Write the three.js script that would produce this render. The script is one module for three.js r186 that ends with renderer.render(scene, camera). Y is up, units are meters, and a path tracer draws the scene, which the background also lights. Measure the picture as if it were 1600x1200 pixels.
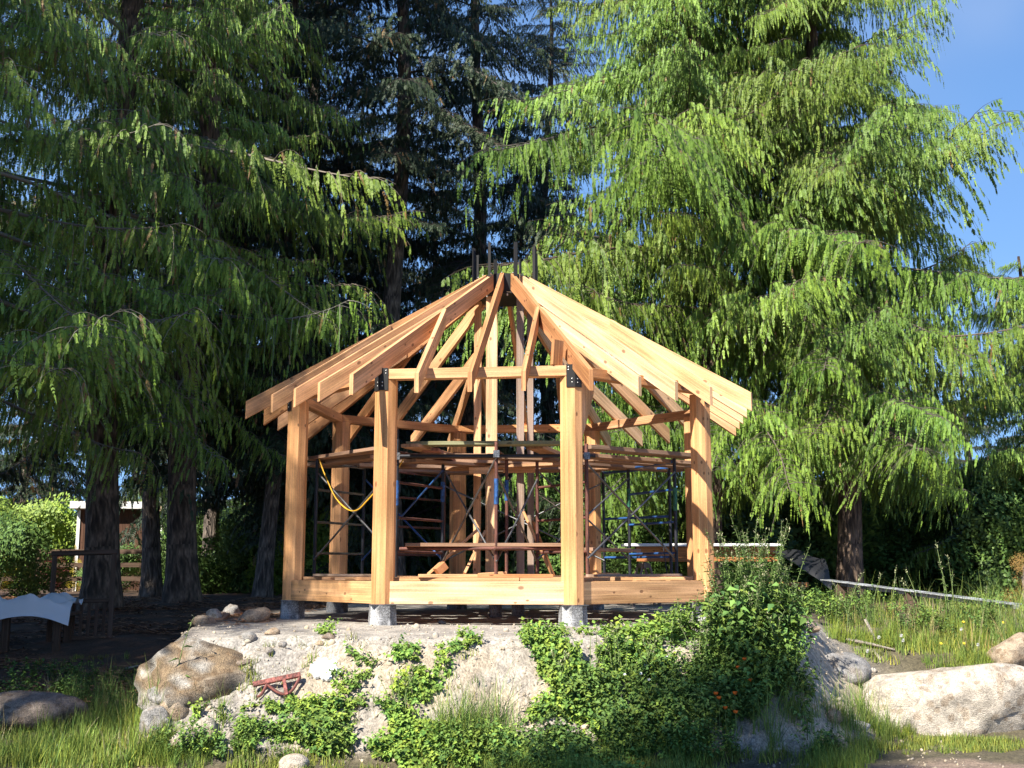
import * as THREE from 'three';
import { mergeGeometries, mergeVertices } from 'three/addons/utils/BufferGeometryUtils.js';

// ---------------------------------------------------------------- camera, sky, sun, exposure
const scene = new THREE.Scene();
const FPX = 1779.1, PITCH = 0.1612, YAW = 0.0061, CAMZ = 15.04, EYE = 1.6;
const camera = new THREE.PerspectiveCamera(2 * Math.atan(600 / FPX) * 180 / Math.PI, 4 / 3, 0.1, 1500);
camera.position.set(0, EYE, CAMZ);
camera.rotation.order = 'YXZ';
camera.rotation.y = -YAW;
camera.rotation.x = PITCH;

const SUN_AZ = -36 * Math.PI / 180, SUN_EL = 43 * Math.PI / 180;
const sunDir = new THREE.Vector3(Math.sin(SUN_AZ) * Math.cos(SUN_EL), Math.sin(SUN_EL), Math.cos(SUN_AZ) * Math.cos(SUN_EL));
const sun = new THREE.DirectionalLight(new THREE.Color(1.0, 0.93, 0.80), 5.0);
sun.position.copy(sunDir).multiplyScalar(60);
sun.castShadow = true;
sun.shadow.mapSize.set(4096, 4096);
Object.assign(sun.shadow.camera, { left: -25, right: 25, top: 25, bottom: -25, near: 1, far: 140 });
scene.add(sun); scene.add(sun.target);

const renderer = new THREE.WebGLRenderer({ antialias: true });
renderer.toneMapping = THREE.LinearToneMapping;
renderer.toneMappingExposure = 2.1;
renderer.shadowMap.enabled = true;

// ---------------------------------------------------------------- noise and random numbers
function rng(seed) { let a = seed >>> 0; return () => { a = (a + 0x6D2B79F5) | 0; let t = Math.imul(a ^ (a >>> 15), 1 | a); t = (t + Math.imul(t ^ (t >>> 7), 61 | t)) ^ t; return ((t ^ (t >>> 14)) >>> 0) / 4294967296; }; }
function hash3(x, y, z) { let h = Math.imul(x, 374761393) ^ Math.imul(y, 668265263) ^ Math.imul(z, 2147483647 ^ 0x1b873593); h = Math.imul(h ^ (h >>> 13), 1274126177); h ^= h >>> 16; return (h >>> 0) / 4294967296; }
const fade = t => t * t * (3 - 2 * t), lerp = (a, b, t) => a + (b - a) * t, clamp = (x, a, b) => x < a ? a : x > b ? b : x;
const sstep = (a, b, x) => { const t = clamp((x - a) / (b - a), 0, 1); return t * t * (3 - 2 * t); };
function noise3(x, y, z) {
  const xi = Math.floor(x), yi = Math.floor(y), zi = Math.floor(z), u = fade(x - xi), v = fade(y - yi), w = fade(z - zi);
  const l = (k) => lerp(lerp(hash3(xi, yi, zi + k), hash3(xi + 1, yi, zi + k), u), lerp(hash3(xi, yi + 1, zi + k), hash3(xi + 1, yi + 1, zi + k), u), v);
  return lerp(l(0), l(1), w);
}
function fbm(x, y, z, oct = 4) { let s = 0, a = 0.5, n = 0; for (let i = 0; i < oct; i++) { s += a * noise3(x, y, z); n += a; a *= 0.5; x = x * 2.03 + 11.3; y = y * 2.03 + 5.1; z = z * 2.03 + 7.7; } return s / n; }
function tileNoise(x, y, p, seed, py = p) { // value noise that repeats every p cells
  const xi = Math.floor(x), yi = Math.floor(y), u = fade(x - xi), v = fade(y - yi), m = (a) => ((a % p) + p) % p, mv = (a) => ((a % py) + py) % py;
  return lerp(lerp(hash3(m(xi), mv(yi), seed), hash3(m(xi + 1), mv(yi), seed), u), lerp(hash3(m(xi), mv(yi + 1), seed), hash3(m(xi + 1), mv(yi + 1), seed), u), v);
}

// ---------------------------------------------------------------- sky (air and thin cloud, computed)
{
  const W = 1024, Hh = 512, data = new Float32Array(W * Hh * 4);
  for (let j = 0; j < Hh; j++) {
    const el = ((j + 0.5) / Hh - 0.5) * Math.PI, sy = Math.sin(el);
    for (let i = 0; i < W; i++) {
      const az = (i + 0.5) / W * 2 * Math.PI, cx = Math.cos(el) * Math.cos(az), cz = Math.cos(el) * Math.sin(az);
      const up = clamp(sy, 0, 1), t = Math.pow(1 - up, 1.65);
      let r = lerp(0.03, 0.42, t), g = lerp(0.13, 0.80, t), b = lerp(0.45, 1.42, t);
      const q = 1 / (0.25 + Math.max(0, sy));
      const c = sstep(0.42, 0.74, fbm(cx * q * 1.5 + 3, cz * q * 1.5 + 9, 2.5, 5)) * 0.22 * sstep(0.0, 0.15, sy);
      r = lerp(r, 0.80, c); g = lerp(g, 0.90, c); b = lerp(b, 1.1, c);
      if (sy < 0) { const k = sstep(0, -0.15, sy); r = lerp(r, 0.06, k); g = lerp(g, 0.07, k); b = lerp(b, 0.05, k); }
      const o = (j * W + i) * 4; data[o] = r * 0.47; data[o + 1] = g * 0.47; data[o + 2] = b * 0.47; data[o + 3] = 1;
    }
  }
  const tex = new THREE.DataTexture(data, W, Hh, THREE.RGBAFormat, THREE.FloatType);
  tex.mapping = THREE.EquirectangularReflectionMapping; tex.magFilter = THREE.LinearFilter; tex.minFilter = THREE.LinearFilter; tex.needsUpdate = true;
  scene.background = tex; scene.environment = tex;
}

// ---------------------------------------------------------------- helpers
const V = (x, y, z) => new THREE.Vector3(x, y, z);
const taken = {};
function numbered(n) { if (!(n in taken)) { taken[n] = 0; return n; } taken[n]++; return n + '_' + String(taken[n]).padStart(3, '0'); }
function thing(name, label, category, group, pos) {
  const o = new THREE.Group(); o.name = numbered(name); o.userData = { label, category, kind: 'thing' };
  if (group) o.userData.group = group;
  if (pos) o.position.copy(pos);
  scene.add(o); return o;
}
function mesh(name, geo, mat, parent) { const m = new THREE.Mesh(geo, mat); m.name = name; parent.add(m); return m; }
function single(name, geo, mat, label, category, group) { const m = new THREE.Mesh(geo, mat); m.name = numbered(name); m.userData = { label, category, kind: 'thing' }; if (group) m.userData.group = group; scene.add(m); return m; }
function structure(name, geo, mat) { const m = new THREE.Mesh(geo, mat); m.name = numbered(name); m.userData = { kind: 'structure' }; scene.add(m); return m; }
function instanced(name, geo, mat, mats, cols, parent) {
  const m = new THREE.InstancedMesh(geo, mat, mats.length); m.name = parent === scene ? numbered(name) : name;
  mats.forEach((x, i) => m.setMatrixAt(i, x));
  if (cols) cols.forEach((c, i) => m.setColorAt(i, c));
  m.userData = { kind: 'stuff' }; parent.add(m); return m;
}
const lin = (r, g, b) => new THREE.Color().setRGB(r, g, b, THREE.LinearSRGBColorSpace);
// a pixel of the 1600 x 1200 photograph gives a direction; the distance comes from the thing it shows
function ray(px, py) {
  let x = (px - 800) / FPX, y = (600 - py) / FPX, z = -1;
  let c = Math.cos(PITCH), s = Math.sin(PITCH); [y, z] = [c * y - s * z, s * y + c * z];
  c = Math.cos(YAW); s = Math.sin(YAW); [x, z] = [c * x - s * z, s * x + c * z];
  return V(x, y, z);
}
function at(px, py, d) { const r = ray(px, py); return V(0, EYE, CAMZ).addScaledVector(r, d / -r.z); }
// ---- geometry with uv in metres along the grain
function grainUV(g, dir, off = [0, 0]) {
  const n = g.index ? g.toNonIndexed() : g, p = n.attributes.position, uv = new Float32Array(p.count * 2), a = V(), b = V(), c = V(), nn = V(), e = V();
  for (let i = 0; i < p.count; i += 3) {
    a.fromBufferAttribute(p, i); b.fromBufferAttribute(p, i + 1); c.fromBufferAttribute(p, i + 2);
    nn.copy(b).sub(a).cross(e.copy(c).sub(a)).normalize();
    let U = dir, W2;
    if (Math.abs(nn.dot(dir)) > 0.85) { U = Math.abs(nn.y) > 0.8 ? V(1, 0, 0) : V(0, 1, 0); }
    W2 = V().crossVectors(U, nn).normalize();
    [a, b, c].forEach((q, k) => { uv[(i + k) * 2] = q.dot(U) + off[0]; uv[(i + k) * 2 + 1] = q.dot(W2) + off[1]; });
  }
  n.setAttribute('uv', new THREE.BufferAttribute(uv, 2)); return n;
}
function boxUV(g, s = 1) {
  const n = g.index ? g.toNonIndexed() : g, p = n.attributes.position, uv = new Float32Array(p.count * 2), a = V(), b = V(), c = V(), nn = V(), e = V();
  for (let i = 0; i < p.count; i += 3) {
    a.fromBufferAttribute(p, i); b.fromBufferAttribute(p, i + 1); c.fromBufferAttribute(p, i + 2);
    nn.copy(b).sub(a).cross(e.copy(c).sub(a));
    const ax = Math.abs(nn.x), ay = Math.abs(nn.y), az = Math.abs(nn.z);
    [a, b, c].forEach((q, k) => { const o = (i + k) * 2; if (ay >= ax && ay >= az) { uv[o] = q.x * s; uv[o + 1] = q.z * s; } else if (ax >= az) { uv[o] = q.z * s; uv[o + 1] = q.y * s; } else { uv[o] = q.x * s; uv[o + 1] = q.y * s; } });
  }
  n.setAttribute('uv', new THREE.BufferAttribute(uv, 2)); return n;
}
let boardSeed = rng(77);
// a sawn board from A to B, w across and h tall, with eased edges
function boardGeo(A, B, w, h, up = V(0, 1, 0), ease = 0.004) {
  const L = A.distanceTo(B), dx = B.clone().sub(A).normalize(), dz = V().crossVectors(dx, up).normalize(), dy = V().crossVectors(dz, dx).normalize();
  const e = Math.min(ease, w * 0.2, h * 0.2);
  const s = new THREE.Shape(); const a = w / 2 - e, b = h / 2 - e, W = w / 2, Hh = h / 2;
  s.moveTo(-a, -Hh); s.lineTo(a, -Hh); s.lineTo(W, -b); s.lineTo(W, b); s.lineTo(a, Hh); s.lineTo(-a, Hh); s.lineTo(-W, b); s.lineTo(-W, -b); s.closePath();
  let g = new THREE.ExtrudeGeometry(s, { depth: L, bevelEnabled: false });
  g.applyMatrix4(new THREE.Matrix4().makeBasis(dz.clone().negate(), dy, dx).setPosition(A));
  g = grainUV(g, dx, [boardSeed() * 3, boardSeed() * 3]); return g;
}
function tubeGeo(pts, r, seg = 8, rad = 6) {
  if (pts.length === 2) { const L = pts[0].distanceTo(pts[1]); const g = new THREE.CylinderGeometry(r, r, L, rad, 1); g.applyQuaternion(new THREE.Quaternion().setFromUnitVectors(V(0, 1, 0), pts[1].clone().sub(pts[0]).normalize())); const m = pts[0].clone().add(pts[1]).multiplyScalar(0.5); g.translate(m.x, m.y, m.z); return g; }
  return new THREE.TubeGeometry(new THREE.CatmullRomCurve3(pts), seg, r, rad, false);
}
// tapered limb through points with radii
function limbGeo(pts, radii, rad = 7) {
  const pos = [], idx = [], uv = []; let prev = V(1, 0, 0), len = 0;
  for (let i = 0; i < pts.length; i++) {
    const t = (i < pts.length - 1 ? pts[i + 1].clone().sub(pts[i]) : pts[i].clone().sub(pts[i - 1])).normalize();
    if (i) len += pts[i].distanceTo(pts[i - 1]);
    const u = prev.clone().addScaledVector(t, -prev.dot(t)); if (u.length() < 1e-3) u.set(0, 0, 1).addScaledVector(t, -t.z); u.normalize(); prev = u; const v = V().crossVectors(t, u);
    for (let k = 0; k <= rad; k++) { const a = k / rad * Math.PI * 2, q = pts[i].clone().addScaledVector(u, Math.cos(a) * radii[i]).addScaledVector(v, Math.sin(a) * radii[i]); pos.push(q.x, q.y, q.z); uv.push(k / rad, len); }
  }
  for (let i = 0; i < pts.length - 1; i++) for (let k = 0; k < rad; k++) { const a = i * (rad + 1) + k, b = a + 1, c = a + rad + 1, d = c + 1; idx.push(a, b, c, b, d, c); }
  const g = new THREE.BufferGeometry(); g.setAttribute('position', new THREE.Float32BufferAttribute(pos, 3)); g.setAttribute('uv', new THREE.Float32BufferAttribute(uv, 2)); g.setIndex(idx); g.computeVertexNormals(); return g;
}
function merge(list) { return mergeGeometries(list.map(g => { const n = g.index ? g.toNonIndexed() : g; const o = new THREE.BufferGeometry(); for (const k of ['position', 'normal', 'uv']) if (n.attributes[k]) o.setAttribute(k, n.attributes[k]); return o; })); }

// ---------------------------------------------------------------- materials
function dataTex(n, m, f, srgb, rx = 1, ry = 1) {
  const d = new Uint8Array(n * m * 4);
  for (let j = 0; j < m; j++) for (let i = 0; i < n; i++) { const c = f(i / n, j / m), o = (j * n + i) * 4; d[o] = clamp(c[0], 0, 1) * 255; d[o + 1] = clamp(c[1], 0, 1) * 255; d[o + 2] = clamp(c[2], 0, 1) * 255; d[o + 3] = 255; }
  const t = new THREE.DataTexture(d, n, m); t.wrapS = t.wrapT = THREE.RepeatWrapping; t.magFilter = THREE.LinearFilter; t.minFilter = THREE.LinearMipmapLinearFilter; t.generateMipmaps = true;
  if (srgb) t.colorSpace = THREE.SRGBColorSpace; t.repeat.set(rx, ry); t.needsUpdate = true; return t;
}
const knots = []; { const r = rng(5); for (let i = 0; i < 9; i++) knots.push([r(), r(), 0.008 + r() * 0.012]); }
// sawn softwood: 2 m of length by 0.5 m across in one repeat, growth lines, saw marks, knots
const woodFn = (u, v) => {
  let kn = 0, bend = 0;
  for (const [a, b, s] of knots) { let du = (u - a + 1.5) % 1 - 0.5, dv = (v - b + 1.5) % 1 - 0.5; du *= 2; dv *= 0.5; const d = Math.hypot(du * 0.6, dv); kn = Math.max(kn, 1 - sstep(s * 0.7, s * 1.3, d)); bend += 0.03 * Math.sign(dv) * Math.exp(-(du * du) / 0.008 - (dv * dv) / 0.0012); }
  const vv = v + bend * 0.5 + 0.015 * tileNoise(u * 4, v * 8, 4, 3, 8);
  const l1 = tileNoise(u * 3, vv * 60, 3, 11, 60), l2 = tileNoise(u * 6, vv * 160, 6, 12, 160), l3 = tileNoise(u * 5, v * 10, 5, 13, 10), f = tileNoise(u * 180, v * 90, 180, 14, 90);
  const w1 = tileNoise(u * 2, v * 3, 2, 15, 3); let b = 0.74 + 0.14 * (w1 - 0.5) + 0.15 * (l1 - 0.3) + 0.11 * (l2 - 0.5) + 0.20 * (l3 - 0.5) + 0.08 * (f - 0.5); b = lerp(b, 0.42, kn * 0.75);
  return [b + 0.08, b + 0.02 * (l1 - 0.5), b - 0.05 + 0.05 * (l3 - 0.5)];
};
const woodMap = dataTex(1024, 512, woodFn, true, 0.5, 2), woodBump = dataTex(512, 256, (u, v) => { const c = woodFn(u, v)[1]; return [c, c, c]; }, false, 0.5, 2);
function woodMat(r, g, b, rough = 0.78) { return new THREE.MeshStandardMaterial({ color: lin(r, g, b), map: woodMap, bumpMap: woodBump, bumpScale: 0.004, roughness: rough }); }
const M = {};
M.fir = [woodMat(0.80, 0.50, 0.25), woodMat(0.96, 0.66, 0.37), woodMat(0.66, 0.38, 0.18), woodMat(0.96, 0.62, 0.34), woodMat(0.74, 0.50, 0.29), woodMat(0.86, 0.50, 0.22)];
M.pale = [woodMat(1.0, 0.80, 0.50), woodMat(1.0, 0.74, 0.43), woodMat(1.0, 0.82, 0.54)];  // bleaching sunlight on the right-hand rafters is put into this wood colour
M.post = [woodMat(0.96, 0.61, 0.29), woodMat(0.86, 0.53, 0.25), woodMat(0.92, 0.60, 0.31)];
M.rim = woodMat(1.0, 0.80, 0.52); M.rimTan = woodMat(0.90, 0.62, 0.33);  // rim: strong sun on the front face painted into the wood; rimTan without it
M.plank = [woodMat(0.45, 0.34, 0.25, 0.9), woodMat(0.36, 0.28, 0.21, 0.9), woodMat(0.60, 0.42, 0.26, 0.9)];
M.plankGreen = woodMat(0.34, 0.42, 0.26, 0.9); M.plankRed = woodMat(0.42, 0.22, 0.18, 0.9);
M.old = woodMat(0.14, 0.11, 0.085, 0.95); M.grey = woodMat(0.42, 0.38, 0.34, 0.95);
M.deck = [woodMat(0.85, 0.58, 0.31, 0.85), woodMat(0.72, 0.48, 0.26, 0.85), woodMat(0.78, 0.55, 0.34, 0.85)];
M.lumberOrange = woodMat(0.62, 0.31, 0.11);
const speck = (s) => (u, v) => { const a = tileNoise(u * 64, v * 64, 64, s), b = tileNoise(u * 200, v * 200, 200, s + 1), c = tileNoise(u * 9, v * 9, 9, s + 2), k = 0.62 + 0.3 * (a - 0.5) + 0.4 * (b - 0.5) + 0.35 * (c - 0.5); return [k, k, k]; };
const speckMap = dataTex(512, 512, speck(31), true), speckBump = dataTex(512, 512, speck(31), false);
M.concrete = new THREE.MeshStandardMaterial({ color: lin(0.74, 0.75, 0.78), map: speckMap, bumpMap: speckBump, bumpScale: 0.003, roughness: 0.9 });
M.black = new THREE.MeshStandardMaterial({ color: lin(0.009, 0.009, 0.011), roughness: 0.72 });
M.bolt = new THREE.MeshStandardMaterial({ color: lin(0.62, 0.62, 0.6), roughness: 0.35, metalness: 0.8 });
M.galv = new THREE.MeshStandardMaterial({ color: lin(0.5, 0.52, 0.55), roughness: 0.42, metalness: 0.75, map: speckMap });
M.rust = new THREE.MeshStandardMaterial({ color: lin(0.30, 0.115, 0.085), roughness: 0.75, map: speckMap });
M.blue = new THREE.MeshStandardMaterial({ color: lin(0.05, 0.20, 0.62), roughness: 0.5, map: speckMap });
M.darkpipe = new THREE.MeshStandardMaterial({ color: lin(0.06, 0.065, 0.085), roughness: 0.5, metalness: 0.3, map: speckMap });
M.greenpipe = new THREE.MeshStandardMaterial({ color: lin(0.04, 0.30, 0.16), roughness: 0.5, map: speckMap });
M.redpaint = new THREE.MeshStandardMaterial({ color: lin(0.50, 0.15, 0.12), roughness: 0.7, map: speckMap });
M.yellow = new THREE.MeshStandardMaterial({ color: lin(0.75, 0.42, 0.03), roughness: 0.5 });
M.white = new THREE.MeshStandardMaterial({ color: lin(0.78, 0.78, 0.78), roughness: 0.8 });
M.tarp = new THREE.MeshStandardMaterial({ color: lin(0.72, 0.74, 0.76), roughness: 0.5, side: THREE.DoubleSide });
M.blackTarp = new THREE.MeshStandardMaterial({ color: lin(0.012, 0.013, 0.017), roughness: 0.6, side: THREE.DoubleSide });

// ---------------------------------------------------------------- terrain
function H0(x, z) { // large form: gravel pad with a steep bank in front, forest floor to the left, meadow to the right
  const wl = sstep(-2.9, -4.7, x), wr = sstep(2.5, 4.0, x);
  const wob = (fbm(x * 0.8, 3.1, z * 0.3, 3) - 0.5) * 0.5;
  let ze = lerp(lerp(4.0, -6.5, wl), 1.3, wr) + wob, w = lerp(lerp(1.35, 8.5, wl), 3.1, wr);
  const t = clamp(1 - (z - ze) / w, 0, 1);
  let h = lerp(t, fade(t), 0.55);
  if (z > 5.5) h -= 0.02 * (z - 5.5) * 0;
  return h;
}
function bankMask(x, z) { const h = H0(x, z); return sstep(0.02, 0.15, h) * sstep(1.0, 0.93, h) * sstep(-4.2, -3.0, x) * sstep(4.4, 3.2, x); }
function H(x, z) {
  const h = H0(x, z), b = bankMask(x, z), far = sstep(20, 60, Math.hypot(x, z));
  const r1 = fbm(x * 2.2, 1.7, z * 2.2, 4) - 0.5, r2 = fbm(x * 9, 4.2, z * 9, 3) - 0.5;
  const pad = sstep(0.95, 1.0, h) * sstep(5.5, 4, Math.hypot(x, z));
  const edge = Math.abs(x) < 5 ? sstep(0.9, 1, h) * sstep(3.2, 4.2, z) * -0.03 : 0;
  return h + edge + b * (r1 * 0.30 + r2 * 0.12 + (fbm(x * 24, 8.2, z * 24, 2) - 0.5) * 0.04) + (1 - b) * lerp((r1 * 0.10 + r2 * 0.03), r2 * 0.02, pad) + far * r1 * 1.5;
}
function hitGround(px, py) { const r = ray(px, py); let d = 6; for (; d < 60; d += 0.04) { const p = V(0, EYE, CAMZ).addScaledVector(r, d); if (p.y < H(p.x, p.z)) return p; } return V(0, EYE, CAMZ).addScaledVector(r, 60); }
const gUV = 1.6;
{
  const lines = (a, list) => { const o = [a]; for (const [to, st] of list) { while (o[o.length - 1] < to - 1e-6) o.push(Math.min(to, o[o.length - 1] + st)); } return o; };
  const xs = lines(-400, [[-100, 60], [-30, 7], [-12, 0.8], [-5, 0.14], [5, 0.05], [9, 0.1], [14, 0.5], [30, 2], [100, 10], [400, 60]]);
  const zs = lines(-500, [[-100, 60], [-30, 7], [-10, 0.8], [0, 0.2], [2.6, 0.1], [6.6, 0.045], [9, 0.15], [20, 1], [60, 8], [200, 50]]);
  const nx = xs.length, nz = zs.length, pos = new Float32Array(nx * nz * 3), col = new Float32Array(nx * nz * 3), uv = new Float32Array(nx * nz * 2), idx = [];
  const gravel = [0.54, 0.50, 0.445], gravel2 = [0.40, 0.37, 0.335], sand = [0.54, 0.45, 0.34], clay = [0.44, 0.395, 0.345], floorA = [0.085, 0.055, 0.036], floorB = [0.22, 0.11, 0.06], soil = [0.13, 0.11, 0.065], path = [0.30, 0.22, 0.17];
  const mix = (a, b, t) => [lerp(a[0], b[0], t), lerp(a[1], b[1], t), lerp(a[2], b[2], t)];
  for (let j = 0; j < nz; j++) for (let i = 0; i < nx; i++) {
    const x = xs[i], z = zs[j], o = j * nx + i, h = H0(x, z); pos[o * 3] = x; pos[o * 3 + 1] = H(x, z); pos[o * 3 + 2] = z; uv[o * 2] = x / gUV; uv[o * 2 + 1] = z / gUV;
    const n1 = fbm(x * 1.3, 9.1, z * 1.3, 4), n2 = fbm(x * 5, 2.1, z * 5, 3), n3 = fbm(x * 14, 6.6, z * 14, 2);
    let c = mix(floorA, floorB, sstep(0.5, 0.72, n2) * 0.7);
    const meadow = sstep(2.8, 4.2, x) * sstep(-3, 1, z); c = mix(c, soil, meadow);
    const low = sstep(0.25, 0.02, h) * sstep(2, 4.5, z); c = mix(c, soil, low);
    const b = bankMask(x, z); c = mix(c, mix(mix(sand, clay, sstep(0.40, 0.58, n1)), gravel2, sstep(0.52, 0.66, n2) * 0.6), b);
    const padm = sstep(0.80, 0.97, h) * sstep(-3.6, -2.7, x) * sstep(3.9, 3.0, x) * sstep(-6, -4, z); c = mix(c, mix(gravel, gravel2, sstep(0.35, 0.7, n2)), padm);
    const pth = sstep(2.5, 3.2, x + (n1 - 0.5) * 1.5) * sstep(4.9, 5.4, z + (n1 - 0.5)); c = mix(c, path, pth);
    const v = 0.72 + 0.56 * n3; col[o * 3] = c[0] * v; col[o * 3 + 1] = c[1] * v; col[o * 3 + 2] = c[2] * v;
  }
  for (let j = 0; j < nz - 1; j++) for (let i = 0; i < nx - 1; i++) { const a = j * nx + i, b = a + 1, c = a + nx, d = c + 1; idx.push(a, c, b, b, c, d); }
  const g = new THREE.BufferGeometry(); g.setAttribute('position', new THREE.BufferAttribute(pos, 3)); g.setAttribute('color', new THREE.BufferAttribute(col, 3)); g.setAttribute('uv', new THREE.BufferAttribute(uv, 2)); g.setIndex(idx); g.computeVertexNormals();
  const gtex = (u, v) => { const a = tileNoise(u * 40, v * 40, 40, 51), b = tileNoise(u * 110, v * 110, 110, 52), c = tileNoise(u * 230, v * 230, 230, 53), k = 0.84 + 0.16 * (a - 0.5) + 0.24 * (b - 0.5) + 0.26 * (c - 0.5); return [k, k, k]; };
  structure('ground', g, new THREE.MeshStandardMaterial({ vertexColors: true, map: dataTex(1024, 1024, gtex, true), bumpMap: dataTex(1024, 1024, gtex, false), bumpScale: 0.007, roughness: 0.97 }));
}

// ---------------------------------------------------------------- timber gazebo frame on concrete piers
const TH = -6.94 * Math.PI / 180, RP = 2.717, RE = 3.371, Y_PB = 1.225, Y_PT = 3.69, Y_BEAM = 3.81, Y_EAVE = 3.674, Y_RING = 5.475, R_RING = 0.36;
const polar = (deg, r, y) => V(r * Math.sin(deg * Math.PI / 180), y, r * Math.cos(deg * Math.PI / 180));
const gz = thing('gazebo', 'unfinished octagonal timber gazebo frame with open rafters and octagonal posts', 'gazebo');
gz.rotation.y = TH;
const pick = (arr, i) => arr[((i % arr.length) + arr.length) % arr.length];
{
  const CO = Math.cos(Math.PI / 8), apoth = RP * CO;
  for (let i = 0; i < 8; i++) {
    const az = 22.5 + 45 * i, c = polar(az, RP, 0);
    // octagonal post with an arris outwards
    let g = new THREE.CylinderGeometry(0.128, 0.130, Y_PT - Y_PB, 8, 1); g.rotateY((az) * Math.PI / 180); g.translate(c.x, (Y_PT + Y_PB) / 2, c.z);
    g = grainUV(g, V(0, 1, 0), [boardSeed() * 3, boardSeed() * 3]); g.computeVertexNormals();
    mesh('post', g, pick(M.post, i), gz);
    // black angle bracket round the top of the arris, with bolts
    const br = new THREE.Group(); br.name = 'bracket'; gz.add(br);
    for (const s of [-1, 1]) {
      const n = polar(az + s * 22.5, 1, 0), t = V(n.z * s, 0, -n.x * s); // t runs away from the arris
      const arr = polar(az, RP + 0.1305, 0);
      const P0 = arr.clone().addScaledVector(n, 0.006).addScaledVector(t, -0.002), P1 = arr.clone().addScaledVector(n, 0.006).addScaledVector(t, 0.094);
      const pg = boardGeo(V((P0.x + P1.x) / 2, 3.57, (P0.z + P1.z) / 2), V((P0.x + P1.x) / 2, 3.82, (P0.z + P1.z) / 2), 0.096, 0.008, n, 0.001);
      mesh('plate', pg, M.black, br);
      for (const [tt, yy] of [[0.03, 3.62], [0.03, 3.66], [0.07, 3.76], [0.07, 3.79]]) { const b = new THREE.SphereGeometry(0.0085, 8, 6); b.scale(1, 1, 0.6); b.lookAt(n); const q = arr.clone().addScaledVector(n, 0.011).addScaledVector(t, tt); b.translate(q.x, yy, q.z); mesh('bolt', b, M.bolt, br); }
    }
  }
  for (let i = 0; i < 8; i++) {
    const az = 45 * i, n = polar(az, 1, 0), t = V(n.z, 0, -n.x), half = RP * Math.sin(Math.PI / 8);
    const P = (a, s, y) => n.clone().multiplyScalar(a).addScaledVector(t, s).setY(y);
    // ring beam on the posts, rim joist at floor level
    mesh('ring_beam', boardGeo(P(apoth + 0.055, -half - 0.02, Y_BEAM - 0.058), P(apoth + 0.055, half + 0.02, Y_BEAM - 0.058), 0.125, 0.116), pick(M.fir, i + 1), gz);
    mesh('rim_joist', boardGeo(P(apoth + 0.055, -half + 0.09, 1.347), P(apoth + 0.055, half - 0.09, 1.347), 0.045, 0.244), i === 0 ? M.rim : M.rimTan, gz);  // front joist gets the wood lightened for sun, the others the tan copy
  }
  // rafters: vertical boards with plumb cut ends
  const sl = (Y_RING - Y_EAVE) / (RE * CO - R_RING);
  function rafter(name, az, off, rTop, rTail, slope, yTail, mat, thick, dep) {
    const yTop = yTail + (rTail - rTop) * slope, s = new THREE.Shape();
    s.moveTo(rTop, yTop); s.lineTo(rTail, yTail); s.lineTo(rTail, yTail - dep); s.lineTo(rTop, yTop - dep); s.closePath();
    let g = new THREE.ExtrudeGeometry(s, { depth: thick - 0.006, bevelEnabled: true, bevelThickness: 0.003, bevelSize: 0.003, bevelOffset: -0.003, bevelSegments: 1 });
    g.translate(0, 0, -thick / 2 + 0.003 - off);
    g = grainUV(g, V(1, -slope, 0).normalize(), [boardSeed() * 3, boardSeed() * 3]);
    g.rotateY(-Math.PI / 2 + az * Math.PI / 180);
    return mesh(name, g, mat, gz);
  }
  const r0 = rng(21);
  for (let i = 0; i < 8; i++) {
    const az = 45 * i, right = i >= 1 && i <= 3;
    const pm = () => right ? pick(M.pale, Math.floor(r0() * 3)) : pick(M.fir, Math.floor(r0() * 6));  // right side gets the wood with sunlight painted into its colour
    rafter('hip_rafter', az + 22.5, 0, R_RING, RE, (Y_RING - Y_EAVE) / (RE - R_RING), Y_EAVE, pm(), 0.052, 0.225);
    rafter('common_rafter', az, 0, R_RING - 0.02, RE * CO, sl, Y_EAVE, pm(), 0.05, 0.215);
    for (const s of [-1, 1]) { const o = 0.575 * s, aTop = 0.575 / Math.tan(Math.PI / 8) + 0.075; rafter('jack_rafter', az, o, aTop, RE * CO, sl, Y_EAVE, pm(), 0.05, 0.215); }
  }
  // steel compression ring with upstands
  const ring = new THREE.Group(); ring.name = 'steel_ring'; gz.add(ring);
  { const g = new THREE.CylinderGeometry(R_RING - 0.02, R_RING - 0.02, 0.25, 16, 1, true); g.translate(0, Y_RING - 0.115, 0); const m = M.black.clone(); m.side = THREE.DoubleSide; mesh('ring_band', g, m, ring);
    const f = new THREE.CylinderGeometry(0.40, 0.40, 0.012, 16); f.translate(0, Y_RING - 0.27, 0); mesh('bearing_plate', f, M.black, ring);
    for (let i = 0; i < 16; i++) { const b = new THREE.CylinderGeometry(0.012, 0.012, 0.035, 8); const q = polar(22.5 * i + 11.25, 0.37, Y_RING - 0.285); b.translate(q.x, q.y, q.z); mesh('bolt', b, M.bolt, ring); }
    for (let i = 0; i < 16; i++) { const q = polar(22.5 * i, R_RING + 0.018, 0), g2 = new THREE.SphereGeometry(0.010, 8, 6); g2.translate(q.x, Y_RING + 0.008, q.z); mesh('bolt', g2, M.bolt, ring); } }
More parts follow.
